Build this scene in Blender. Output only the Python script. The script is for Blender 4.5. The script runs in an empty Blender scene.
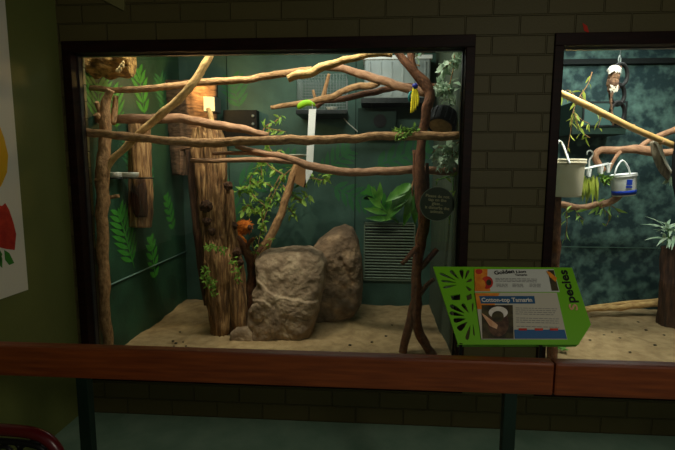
import bpy, bmesh, math, random
from mathutils import Vector, Matrix, noise
random.seed(7)
S = bpy.context.scene
COL = S.collection
F, CAM_D, CAM_H = 450.0, 2.62, 1.55
pitch, yaw, roll = math.radians(6.87), math.radians(3.9), math.radians(0.2)
FW = Vector((-math.sin(yaw)*math.cos(pitch), math.cos(yaw)*math.cos(pitch), -math.sin(pitch)))
_r = Vector((math.cos(yaw), math.sin(yaw), 0)); _u = _r.cross(FW)
RT = _r*math.cos(roll)+_u*math.sin(roll); UP = _u*math.cos(roll)-_r*math.sin(roll)
EYE = Vector((0, -CAM_D, CAM_H))

# ---------------------------------------------------------------- measuring helpers (photo pixel -> place at a known depth)
def ray(px, py): return FW+RT*((px-337.5)/F)-UP*((py-225)/F)
def P(px, py, Y):
    d = ray(px, py); return EYE+d*((Y+CAM_D)/d.y)
def PZ(px, py, Z):
    d = ray(px, py); return EYE+d*((Z-CAM_H)/d.z)
def PX(px, py, X):
    d = ray(px, py); return EYE+d*(X/d.x)
def sz(w, Y): return w*(CAM_D+Y)/F

# ---------------------------------------------------------------- materials
def srgb(c):
    return tuple(((x/255)/12.92 if x/255 <= .04045 else ((x/255+.055)/1.055)**2.4) for x in c)+(1,)
def mat(name, a, b=None, rough=.7, scale=8, stretch=(1, 1, 1), bump=0, bscale=None, detail=6, spec=.3, lo=.35, hi=.65, metal=0, coord='Object', trans=0, c=None):
    m = bpy.data.materials.new(name); m.use_nodes = True
    n = m.node_tree.nodes; l = m.node_tree.links; bs = n['Principled BSDF']
    bs.inputs['Roughness'].default_value = rough; bs.inputs['Metallic'].default_value = metal
    bs.inputs['Specular IOR Level'].default_value = spec
    bs.inputs['Base Color'].default_value = srgb(a)
    if b is not None or bump:
        tc = n.new('ShaderNodeTexCoord'); mp = n.new('ShaderNodeMapping'); mp.inputs['Scale'].default_value = stretch
        l.new(tc.outputs[coord], mp.inputs['Vector'])
        no = n.new('ShaderNodeTexNoise'); no.inputs['Scale'].default_value = scale; no.inputs['Detail'].default_value = detail
        l.new(mp.outputs[0], no.inputs['Vector'])
        if b is not None:
            cr = n.new('ShaderNodeValToRGB'); cr.color_ramp.elements[0].position = lo; cr.color_ramp.elements[1].position = hi
            cr.color_ramp.elements[0].color = srgb(a); cr.color_ramp.elements[1].color = srgb(b)
            if c is not None:
                e = cr.color_ramp.elements.new((lo+hi)/2); e.color = srgb(c)
            l.new(no.outputs['Fac'], cr.inputs[0]); l.new(cr.outputs[0], bs.inputs['Base Color'])
        if bump:
            nb = no
            if bscale:
                nb = n.new('ShaderNodeTexNoise'); nb.inputs['Scale'].default_value = bscale; nb.inputs['Detail'].default_value = 8
                l.new(mp.outputs[0], nb.inputs['Vector'])
            bp = n.new('ShaderNodeBump'); bp.inputs['Strength'].default_value = min(1, bump); bp.inputs['Distance'].default_value = .01*max(1, bump)
            l.new(nb.outputs['Fac'], bp.inputs['Height']); l.new(bp.outputs[0], bs.inputs['Normal'])
    if trans:
        tr = n.new('ShaderNodeBsdfTranslucent'); mx = n.new('ShaderNodeMixShader'); mx.inputs[0].default_value = trans
        src = bs.inputs['Base Color']
        if src.is_linked: l.new(src.links[0].from_socket, tr.inputs['Color'])
        else: tr.inputs['Color'].default_value = srgb(a)
        l.new(bs.outputs[0], mx.inputs[1]); l.new(tr.outputs[0], mx.inputs[2])
        l.new(mx.outputs[0], n['Material Output'].inputs['Surface'])
    return m
def emit_mat(name, col, strength):
    m = bpy.data.materials.new(name); m.use_nodes = True
    bs = m.node_tree.nodes['Principled BSDF']; bs.inputs['Base Color'].default_value = srgb(col)
    bs.inputs['Emission Color'].default_value = srgb(col); bs.inputs['Emission Strength'].default_value = strength
    return m
def glass_mat(name):
    m = bpy.data.materials.new(name); m.use_nodes = True
    n = m.node_tree.nodes; l = m.node_tree.links; n.remove(n['Principled BSDF'])
    t = n.new('ShaderNodeBsdfTransparent'); t.inputs[0].default_value = (.93, .97, .95, 1)
    g = n.new('ShaderNodeBsdfGlossy'); g.inputs['Roughness'].default_value = .02
    fr = n.new('ShaderNodeFresnel'); fr.inputs['IOR'].default_value = 1.35
    mx = n.new('ShaderNodeMixShader'); l.new(fr.outputs[0], mx.inputs[0]); l.new(t.outputs[0], mx.inputs[1]); l.new(g.outputs[0], mx.inputs[2])
    l.new(mx.outputs[0], n['Material Output'].inputs['Surface'])
    return m
def brick_mat():
    m = bpy.data.materials.new('painted_brick'); m.use_nodes = True
    n = m.node_tree.nodes; l = m.node_tree.links; bs = n['Principled BSDF']
    tc = n.new('ShaderNodeTexCoord'); sp = n.new('ShaderNodeSeparateXYZ'); cb = n.new('ShaderNodeCombineXYZ')
    l.new(tc.outputs['Object'], sp.inputs[0]); l.new(sp.outputs['X'], cb.inputs['X']); l.new(sp.outputs['Z'], cb.inputs['Y'])
    mp = n.new('ShaderNodeMapping'); mp.inputs['Location'].default_value = (.0635+.14575+.2915*10, .104*10, 0); l.new(cb.outputs[0], mp.inputs[0])
    br = n.new('ShaderNodeTexBrick'); br.offset = .5; br.offset_frequency = 2
    br.inputs['Scale'].default_value = 1; br.inputs['Brick Width'].default_value = .2915; br.inputs['Row Height'].default_value = .104
    br.inputs['Mortar Size'].default_value = .006; br.inputs['Mortar Smooth'].default_value = .6; br.inputs['Bias'].default_value = -.2
    br.inputs['Color1'].default_value = srgb((88, 80, 46)); br.inputs['Color2'].default_value = srgb((82, 76, 44)); br.inputs['Mortar'].default_value = srgb((80, 73, 42))
    l.new(mp.outputs[0], br.inputs['Vector'])
    no = n.new('ShaderNodeTexNoise'); no.inputs['Scale'].default_value = 90; no.inputs['Detail'].default_value = 8
    l.new(tc.outputs['Object'], no.inputs['Vector'])
    ma = n.new('ShaderNodeMath'); ma.operation = 'MULTIPLY'; ma.inputs[1].default_value = .12; l.new(no.outputs['Fac'], ma.inputs[0])
    sb = n.new('ShaderNodeMath'); sb.operation = 'SUBTRACT'; l.new(ma.outputs[0], sb.inputs[0]); l.new(br.outputs['Fac'], sb.inputs[1])
    bp = n.new('ShaderNodeBump'); bp.inputs['Strength'].default_value = 1; bp.inputs['Distance'].default_value = .009
    l.new(sb.outputs[0], bp.inputs['Height']); l.new(bp.outputs[0], bs.inputs['Normal'])
    l.new(br.outputs['Color'], bs.inputs['Base Color']); bs.inputs['Roughness'].default_value = .55; bs.inputs['Specular IOR Level'].default_value = .35
    return m

M = dict(
    brick=brick_mat(),
    olive=mat('olive_paint', (112, 118, 64), (106, 112, 60), .5, 3, bump=.15, bscale=60),
    ceil=mat('ceiling_paint', (90, 88, 66), rough=.8),
    concrete=mat('green_concrete', (132, 166, 144), (156, 186, 164), .55, 5, bump=.2, bscale=50, detail=8),
    frame=mat('dark_red_wood', (24, 10, 8), (38, 16, 12), .5, 6, (1, 1, 6), bump=.1, bscale=40, spec=.15),
    bead=mat('dark_grey_metal', (42, 42, 44), (56, 56, 58), .3, 20, spec=.5),
    glass=glass_mat('window_glass'),
    rail=mat('red_brown_wood', (104, 44, 14), (142, 68, 25), .4, 5, (1, 9, 14), bump=.08, bscale=20, spec=.5, lo=.3, hi=.7),
    post=mat('dark_green_steel', (6, 26, 19), (9, 34, 24), .45, 10, spec=.5),
    sand=mat('pale_sand', (150, 124, 88), (186, 158, 116), .95, 14, bump=1, bscale=140, detail=10, spec=.1, lo=.3, hi=.7),
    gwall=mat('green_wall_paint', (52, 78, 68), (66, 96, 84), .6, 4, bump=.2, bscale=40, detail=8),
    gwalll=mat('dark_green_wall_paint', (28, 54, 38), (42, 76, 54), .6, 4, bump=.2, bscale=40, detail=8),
    grwall=mat('grey_green_boards', (56, 68, 54), (78, 88, 70), .8, 4, (14, 14, .6), bump=.4, detail=8),
    teal=mat('mottled_teal_paint', (26, 48, 50), (92, 122, 112), .75, 11, (1, 1, 1), bump=.2, bscale=40, detail=12, lo=.42, hi=.74),
    leafpaint=mat('leaf_green_paint', (50, 118, 36), (62, 136, 46), .6, 8),
    leafpaintd=mat('faded_leaf_green_paint', (46, 100, 60), (52, 108, 66), .6, 8),
    bark=mat('brown_bark', (124, 88, 56), (190, 146, 100), .8, 22, (1, 1, 1), bump=.8, bscale=46, lo=.3, hi=.7, coord='UV'),
    barkp=mat('pale_bark', (168, 126, 74), (226, 186, 122), .75, 16, bump=.6, bscale=40, lo=.3, hi=.7, coord='UV'),
    barkd=mat('dark_bark', (76, 46, 30), (126, 82, 54), .8, 22, bump=.8, bscale=46, lo=.3, hi=.7, coord='UV'),
    barkr=mat('reddish_bark', (136, 96, 70), (186, 142, 108), .7, 16, bump=.5, bscale=40, lo=.3, hi=.7, coord='UV'),
    wood=mat('weathered_wood', (62, 42, 26), (184, 144, 96), .85, 6, (9, 9, .9), bump=1.4, lo=.28, hi=.72, detail=12, c=(122, 86, 52)),
    wooddark=mat('dark_weathered_wood', (44, 26, 16), (86, 56, 36), .85, 7, (8, 8, .8), bump=1, detail=10),
    cork=mat('cork_bark', (104, 74, 36), (196, 152, 84), .9, 26, (1, 1, 2), bump=1.5, detail=10),
    slab=mat('bark_slab', (76, 54, 40), (128, 96, 72), .9, 10, (1, 1, 5), bump=1, detail=10),
    cutw=mat('pale_cut_wood', (214, 176, 110), (236, 204, 144), .7, 12, bump=.2),
    bamboo=mat('yellow_bamboo', (172, 134, 78), (200, 162, 100), .4, 8, (1, 1, 1), spec=.5, coord='UV'),
    rock=mat('brown_grey_rock', (104, 84, 66), (190, 166, 136), .9, 11, bump=1.2, bscale=34, detail=14, lo=.25, hi=.75, c=(146, 122, 98)),
    rock2=mat('mottled_brown_rock', (100, 80, 62), (176, 144, 112), .9, 6, (1, 1, 1.4), bump=1.2, bscale=34, detail=14, lo=.4, hi=.68, c=(124, 100, 78)),
    leaf=mat('green_leaf', (108, 156, 56), (180, 208, 96), .5, 14, trans=.3, spec=.4),
    leafb=mat('broad_green_leaf', (52, 118, 36), (118, 176, 66), .4, 9, trans=.25, spec=.5),
    leafy=mat('yellow_green_leaf', (140, 160, 50), (196, 204, 90), .5, 14, trans=.3, spec=.4),
    leafg=mat('grey_green_leaf', (140, 172, 140), (196, 214, 186), .55, 14, trans=.2, spec=.4),
    moss=mat('moss_green', (74, 112, 36), (128, 160, 64), .9, 30, trans=.15),
    white=mat('white_plastic', (226, 226, 222), rough=.35, spec=.5),
    cream=mat('cream_plastic', (226, 212, 180), (234, 222, 194), .4, 6, spec=.4),
    blue=mat('blue_print', (24, 56, 160), rough=.35),
    black=mat('black_rubber', (10, 10, 10), (17, 17, 17), .6, 20, spec=.2),
    dmetal=mat('dark_metal', (24, 28, 28), (36, 40, 40), .4, 20, metal=.3),
    wire=mat('galvanised_wire', (112, 120, 118), rough=.4, metal=.5),
    tub=mat('clouded_plastic', (116, 124, 122), (158, 166, 162), .3, 3, (1, 1, .4), spec=.5),
    string=mat('white_string', (220, 216, 204), rough=.8),
    yellow=mat('yellow_rope', (232, 208, 20), (246, 226, 50), .6, 20),
    tealp=mat('teal_plastic', (14, 110, 112), rough=.4), bluep=mat('dark_blue_plastic', (30, 40, 130), rough=.4),
    lime=mat('lime_skin', (140, 200, 24), (176, 224, 50), .5, 12),
    vent=mat('vent_metal', (112, 126, 108), rough=.5, metal=.2),
    ventd=mat('vent_shadow', (10, 16, 14), rough=.8),
    tan=mat('tan_fibre', (150, 122, 76), (176, 146, 94), .9, 30, bump=.5),
    green=mat('sign_green', (112, 186, 18), rough=.45, spec=.4),
    ink=mat('black_ink', (16, 16, 14), rough=.5), inkg=mat('grey_ink', (128, 128, 126), rough=.6),
    paper=mat('white_print', (206, 208, 200), rough=.5), paper2=mat('cream_print', (196, 190, 172), rough=.5),
    hblue=mat('header_blue', (36, 86, 128), rough=.5), fblue=mat('footer_blue', (50, 98, 150), rough=.5),
    pred=mat('print_red', (176, 40, 30), (206, 60, 40), .5, 20), porange=mat('print_orange', (214, 112, 26), (232, 150, 50), .5, 40),
    pdark=mat('print_dark', (40, 34, 26), (84, 76, 44), .5, 30), pfur=mat('print_fur', (70, 48, 34), (110, 80, 58), .5, 60),
    pwhite=mat('print_white', (216, 206, 190), (236, 230, 220), .5, 60), ppink=mat('print_pink', (206, 150, 110), (226, 180, 140), .5, 60),
    board=mat('white_board', (232, 226, 210), rough=.5), pyel=mat('paint_yellow', (236, 178, 22), (246, 200, 50), .5, 6),
    dred=mat('dark_red_enamel', (84, 8, 16), rough=.3, spec=.5), castb=mat('black_cast_iron', (16, 14, 14), rough=.45),
    notice=mat('dark_green_notice', (30, 48, 26), rough=.5), noticet=mat('notice_lettering', (150, 150, 110), rough=.5),
    ofur=mat('orange_fur', (188, 84, 18), (226, 128, 40), .9, 60, bump=1, bscale=200), oface=mat('grey_brown_skin', (84, 52, 40), rough=.7),
    bfur=mat('brown_grey_fur', (78, 56, 42), (124, 94, 70), .9, 50, bump=1, bscale=200), wfur=mat('white_fur', (232, 226, 212), (246, 242, 232), .9, 60, bump=1, bscale=200),
    rfur=mat('red_brown_fur', (150, 74, 34), (170, 96, 50), .9, 60, bump=1, bscale=200), eye=mat('black_eye', (6, 5, 5), rough=.15, spec=.6),
    strip=mat('grey_bark_strip', (98, 88, 72), (140, 126, 104), .85, 10, (6, 6, 1), bump=.8), striprim=mat('pale_strip_rim', (216, 208, 190), rough=.8),
    lit_card=emit_mat('lit_card_glow', (255, 222, 150), .9), plate=mat('white_ceramic', (226, 222, 208), rough=.3, spec=.5),  # the glow stands in for lamplight falling on the white card
    pellet=mat('dark_pellet', (40, 30, 18), rough=.9), boxm=mat('brown_box', (112, 78, 44), (134, 96, 58), .8, 10, bump=.3),
    groove=mat('dark_green_joint', (14, 40, 30), rough=.7), tline=mat('pale_teal_joint', (92, 120, 110), rough=.7),
    redmark=mat('red_mark_colour', (196, 40, 16), rough=.6), litpatch=mat('olive_light_patch', (120, 116, 72), rough=.6),  # olive one: patch of light on the bricks, put in as colour
    pane=mat('dusty_pane', (60, 86, 82), rough=.25, spec=.5),
)

# ---------------------------------------------------------------- object helpers
def link(name, bm, m, parent=None, smooth=False):
    me = bpy.data.meshes.new(name); bm.normal_update(); bm.to_mesh(me); bm.free()
    ms = m if isinstance(m, (list, tuple)) else [m]
    for k in ms: me.materials.append(M[k] if isinstance(k, str) else k)
    if smooth:
        for p in me.polygons: p.use_smooth = True
    o = bpy.data.objects.new(name, me); COL.objects.link(o)
    if parent is not None:
        root = parent; off = Vector(parent.location)
        while root.parent is not None: root = root.parent; off = off+root.location
        me.transform(Matrix.Translation(-off)); o.parent = parent
    return o
def rebase(o):
    vs = [v.co for v in o.data.vertices]
    c = Vector(((min(v.x for v in vs)+max(v.x for v in vs))/2, (min(v.y for v in vs)+max(v.y for v in vs))/2, min(v.z for v in vs)))
    o.data.transform(Matrix.Translation(-c)); o.location = c
def tag(o, label, cat, group=None):
    o['label'] = label; o['category'] = cat
    if group: o['group'] = group
    if o.type == 'MESH' and o.parent is None: rebase(o)
    return o
def thing(name, label, cat, loc, group=None):
    o = bpy.data.objects.new(name, None); o.empty_display_size = .05; COL.objects.link(o); o.location = loc
    o['label'] = label; o['category'] = cat
    if group: o['group'] = group
    return o
def struct(name, bm, m, parent=None, smooth=False):
    o = link(name, bm, m, parent, smooth)
    if parent is None: o['kind'] = 'structure'
    return o
def NB():
    bm = bmesh.new(); bm.loops.layers.uv.new('UVMap'); return bm
def box(bm, a, b, mi=0, bev=0):
    x0, y0, z0 = [min(p, q) for p, q in zip(a, b)]; x1, y1, z1 = [max(p, q) for p, q in zip(a, b)]
    v = [bm.verts.new(c) for c in ((x0, y0, z0), (x1, y0, z0), (x1, y1, z0), (x0, y1, z0), (x0, y0, z1), (x1, y0, z1), (x1, y1, z1), (x0, y1, z1))]
    fs = [bm.faces.new([v[i] for i in q]) for q in ((0, 3, 2, 1), (4, 5, 6, 7), (0, 1, 5, 4), (1, 2, 6, 5), (2, 3, 7, 6), (3, 0, 4, 7))]
    for f in fs: f.material_index = mi
    if bev:
        es = list({e for f in fs for e in f.edges})
        bmesh.ops.bevel(bm, geom=es, offset=bev, segments=2, affect='EDGES', profile=.6)
    return v
def obox(bm, c, ax, ay, az, mi=0):
    c = Vector(c); v = [bm.verts.new(c+ax*i+ay*j+az*k) for k in (-1, 1) for j in (-1, 1) for i in (-1, 1)]
    for q in ((0, 2, 3, 1), (4, 5, 7, 6), (0, 1, 5, 4), (1, 3, 7, 5), (3, 2, 6, 7), (2, 0, 4, 6)):
        bm.faces.new([v[i] for i in q]).material_index = mi
def catmull(pts, n):
    out = []
    for i in range(len(pts)-1):
        p0 = pts[max(0, i-1)]; p1 = pts[i]; p2 = pts[i+1]; p3 = pts[min(len(pts)-1, i+2)]
        for k in range(n):
            t = k/n
            out.append([.5*((2*b)+(-a+c)*t+(2*a-5*b+4*c-d)*t*t+(-a+3*b-3*c+d)*t**3) for a, b, c, d in zip(p0, p1, p2, p3)])
    out.append(list(pts[-1])); return out
def tube(bm, pts, seg=10, sub=4, jit=.1, seed=0, flute=0, taper=True, wob=0, flat=1, mi=0, closed=False, fdir=None):
    """pts: (x,y,z,r) control points"""
    q = catmull([list(p) for p in pts], sub) if sub > 1 else [list(p) for p in pts]
    uvl = bm.loops.layers.uv.active or bm.loops.layers.uv.new('UVMap')
    rings = []; L = 0; prev = None; nrm = None; vs = []
    for i, c in enumerate(q):
        p = Vector(c[:3])
        a = Vector(q[max(0, i-1)][:3]); b = Vector(q[min(len(q)-1, i+1)][:3]); t = (b-a).normalized()
        if nrm is None:
            ref = fdir or (Vector((0, 0, 1)) if abs(t.z) < .9 else Vector((0, 1, 0)))
            nrm = (ref-t*ref.dot(t)).normalized()
        else: nrm = (nrm-t*nrm.dot(t)).normalized()
        bn = t.cross(nrm)
        if prev is not None: L += (p-prev).length
        prev = p
        if wob: p = p+Vector((noise.noise((L*9, seed, 1)), noise.noise((L*9, seed, 5)), noise.noise((L*9, seed, 9))))*wob
        ring = []
        for k in range(seg):
            an = 2*math.pi*k/seg
            r = c[3]*(1+jit*noise.noise((math.cos(an)*1.3+seed*3.1, math.sin(an)*1.3, L*14)))
            if flute: r *= 1+flute*noise.noise((math.cos(an)*3+seed, math.sin(an)*3, L*2.2))+flute*.6*noise.noise((math.cos(an)*7+seed, math.sin(an)*7, L*3))
            ring.append(bm.verts.new(p+nrm*(math.cos(an)*r*flat)+bn*(math.sin(an)*r)))
        rings.append(ring); vs.append(L)
    n = len(rings)
    for i in range(n-1):
        for k in range(seg):
            k2 = (k+1) % seg
            f = bm.faces.new([rings[i][k], rings[i][k2], rings[i+1][k2], rings[i+1][k]]); f.material_index = mi; f.smooth = True
            for lp, (uu, vv) in zip(f.loops, ((k, i), (k+1, i), (k+1, i+1), (k, i+1))):
                lp[uvl].uv = (uu/seg*.45+seed*.37, vs[vv]*1.1)
    if closed:
        return rings
    for rg, rev in ((rings[0], True), (rings[-1], False)):
        f = bm.faces.new(list(reversed(rg)) if rev else rg); f.material_index = mi
    return rings
def ring_tube(bm, c, ax, ay, R, r, seg=28, rs=8, mi=0):
    """torus round centre c in the plane ax, ay (vectors may differ in length)"""
    c = Vector(c); n = ax.cross(ay).normalized(); rg = []
    for i in range(seg):
        a = 2*math.pi*i/seg; d = ax*math.cos(a)*R+ay*math.sin(a)*R; dn = d.normalized()
        rg.append([bm.verts.new(c+d+dn*math.cos(2*math.pi*k/rs)*r+n*math.sin(2*math.pi*k/rs)*r) for k in range(rs)])
    for i in range(seg):
        for k in range(rs):
            f = bm.faces.new([rg[i][k], rg[(i+1) % seg][k], rg[(i+1) % seg][(k+1) % rs], rg[i][(k+1) % rs]]); f.smooth = True; f.material_index = mi
def lathe(bm, c, prof, seg=28, axis=Vector((0, 0, 1)), mi=0, cap=(True, True), smooth=True):
    """prof: (radius, height) list"""
    c = Vector(c); axis = axis.normalized(); a = axis.orthogonal().normalized(); b = axis.cross(a); rg = []
    for r, h in prof:
        rg.append([bm.verts.new(c+axis*h+(a*math.cos(2*math.pi*k/seg)+b*math.sin(2*math.pi*k/seg))*max(r, 1e-4)) for k in range(seg)])
    for i in range(len(rg)-1):
        for k in range(seg):
            f = bm.faces.new([rg[i][k], rg[i][(k+1) % seg], rg[i+1][(k+1) % seg], rg[i+1][k]]); f.smooth = smooth; f.material_index = mi
    if cap[0]: bm.faces.new(list(reversed(rg[0]))).material_index = mi
    if cap[1]: bm.faces.new(rg[-1]).material_index = mi
def prism(bm, pts, off, mi=0):
    """polygon pts (3D) extruded by vector off"""
    a = [bm.verts.new(p) for p in pts]; b = [bm.verts.new(Vector(p)+off) for p in pts]; n = len(a)
    f = [bm.faces.new(a), bm.faces.new(list(reversed(b)))]
    for i in range(n): f.append(bm.faces.new([a[i], b[i], b[(i+1) % n], a[(i+1) % n]]))
    for x in f: x.material_index = mi
    bmesh.ops.recalc_face_normals(bm, faces=f)
def leaf(bm, base, d, nrm, L, W, droop=.25, mi=0):
    base = Vector(base); d = Vector(d).normalized(); s = d.cross(nrm)
    s = s.normalized() if s.length > 1e-4 else d.orthogonal().normalized()
    n = s.cross(d).normalized(); rows = []
    for t, w in ((0, .06), (.2, .62), (.45, 1), (.72, .7), (1, .04)):
        c = base+d*(L*t)-n*(droop*L*t*t); h = W*w*.5
        rows.append((bm.verts.new(c-s*h+n*h*.35), bm.verts.new(c), bm.verts.new(c+s*h+n*h*.35)))
    for a, b in zip(rows, rows[1:]):
        for i in (0, 1):
            f = bm.faces.new([a[i], a[i+1], b[i+1], b[i]]); f.material_index = mi; f.smooth = True
def rdir(z=0): return Vector((random.uniform(-1, 1), random.uniform(-1, 1), random.uniform(-1, 1)+z)).normalized()
def grow(bm, path, n, L, W, spread=.02, droop=.3, z=-.2, jit=.35):
    """n leaves along a path of points"""
    for i in range(n):
        t = random.random()*(len(path)-1); k = min(int(t), len(path)-2); p = Vector(path[k]).lerp(Vector(path[k+1]), t-k)
        p += rdir()*spread*random.random()
        s = 1+random.uniform(-jit, jit)
        leaf(bm, p, rdir(z), rdir(.8), L*s, W*s, droop)
def pxpath(l): return [P(*a[:3]) for a in l]
def branch_bm(bm, pts, seed, **k):
    tube(bm, [tuple(P(a, b, y))+(sz(w, y)/2,) for a, b, y, w in pts], seed=seed, **k)
def branch(name, label, pts, m, twigs=(), group=None, cat='branch', jit=.2, sub=6, wob=.01, seg=12, tw='twig'):
    if twigs:
        t = thing(name, label, cat, P(*pts[-1][:3]) if P(*pts[-1][:3]).z < P(*pts[0][:3]).z else P(*pts[0][:3]), group)
        bm = NB(); branch_bm(bm, pts, len(label), jit=jit, sub=sub, wob=wob, seg=seg); link('limb', bm, m, t)
        for i, q in enumerate(twigs):
            bm = NB(); branch_bm(bm, q, len(label)+i+1, jit=jit, sub=4, wob=wob*.5, seg=8); link(tw, bm, m, t)
        return t
    bm = NB(); branch_bm(bm, pts, len(label), jit=jit, sub=sub, wob=wob, seg=seg)
    return tag(link(name, bm, m), label, cat, group)
def eval_mesh(o):
    dg = bpy.context.evaluated_depsgraph_get(); dg.update()
    return bpy.data.meshes.new_from_object(o.evaluated_get(dg))
def blob(name, elems, m, parent=None, voxel=.006, smooth=4, fur=0):
    """ellipsoids and tapering limbs fused into one continuous skin"""
    bm = NB()
    for e in elems:
        if e[0] == 'e':
            r = bmesh.ops.create_icosphere(bm, subdivisions=3, radius=1)['verts']
            rot = e[3].to_matrix().to_4x4() if len(e) > 3 else Matrix()
            mt = Matrix.Translation(e[1]) @ rot @ Matrix.Diagonal((*e[2], 1))
            for v in r: v.co = mt @ v.co
        else: tube(bm, e[1], seg=10, sub=4, jit=0)
    me = bpy.data.meshes.new('t'); bm.to_mesh(me); bm.free(); o = bpy.data.objects.new('t', me); COL.objects.link(o)
    md = o.modifiers.new('r', 'REMESH'); md.mode = 'VOXEL'; md.voxel_size = voxel
    ms = o.modifiers.new('s', 'SMOOTH'); ms.iterations = smooth
    me2 = eval_mesh(o); bpy.data.objects.remove(o)
    b2 = bmesh.new(); b2.from_mesh(me2); bpy.data.meshes.remove(me2)
    if fur:
        for v in b2.verts: v.co += v.normal*fur*noise.noise(v.co*90)
    return link(name, b2, m, parent, True)
def text_mesh(s, size, mats, name, parent, origin, ux, uy, align='LEFT', ext=.0006, shear=0, bold=0):
    cu = bpy.data.curves.new('t', 'FONT'); cu.body = s; cu.size = size; cu.extrude = ext; cu.align_x = align; cu.shear = shear; cu.offset = bold
    cu.resolution_u = 3
    o = bpy.data.objects.new('t', cu); COL.objects.link(o); me = eval_mesh(o); bpy.data.objects.remove(o)
    bm = bmesh.new(); bm.from_mesh(me); uz = ux.cross(uy).normalized()
    mt = Matrix((ux, uy, uz)).transposed().to_4x4(); mt.translation = origin
    bm.transform(mt)
    return link(name, bm, mats, parent)

XL, XR, YB, ZS, ZC = -1.82, .605, 1.71, .24, 2.78   # first exhibit: side walls, back wall, sand level, ceiling
X2L, X2R, YB2 = .94, 3.3, 1.78
GY = .085                                            # glass plane

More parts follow.
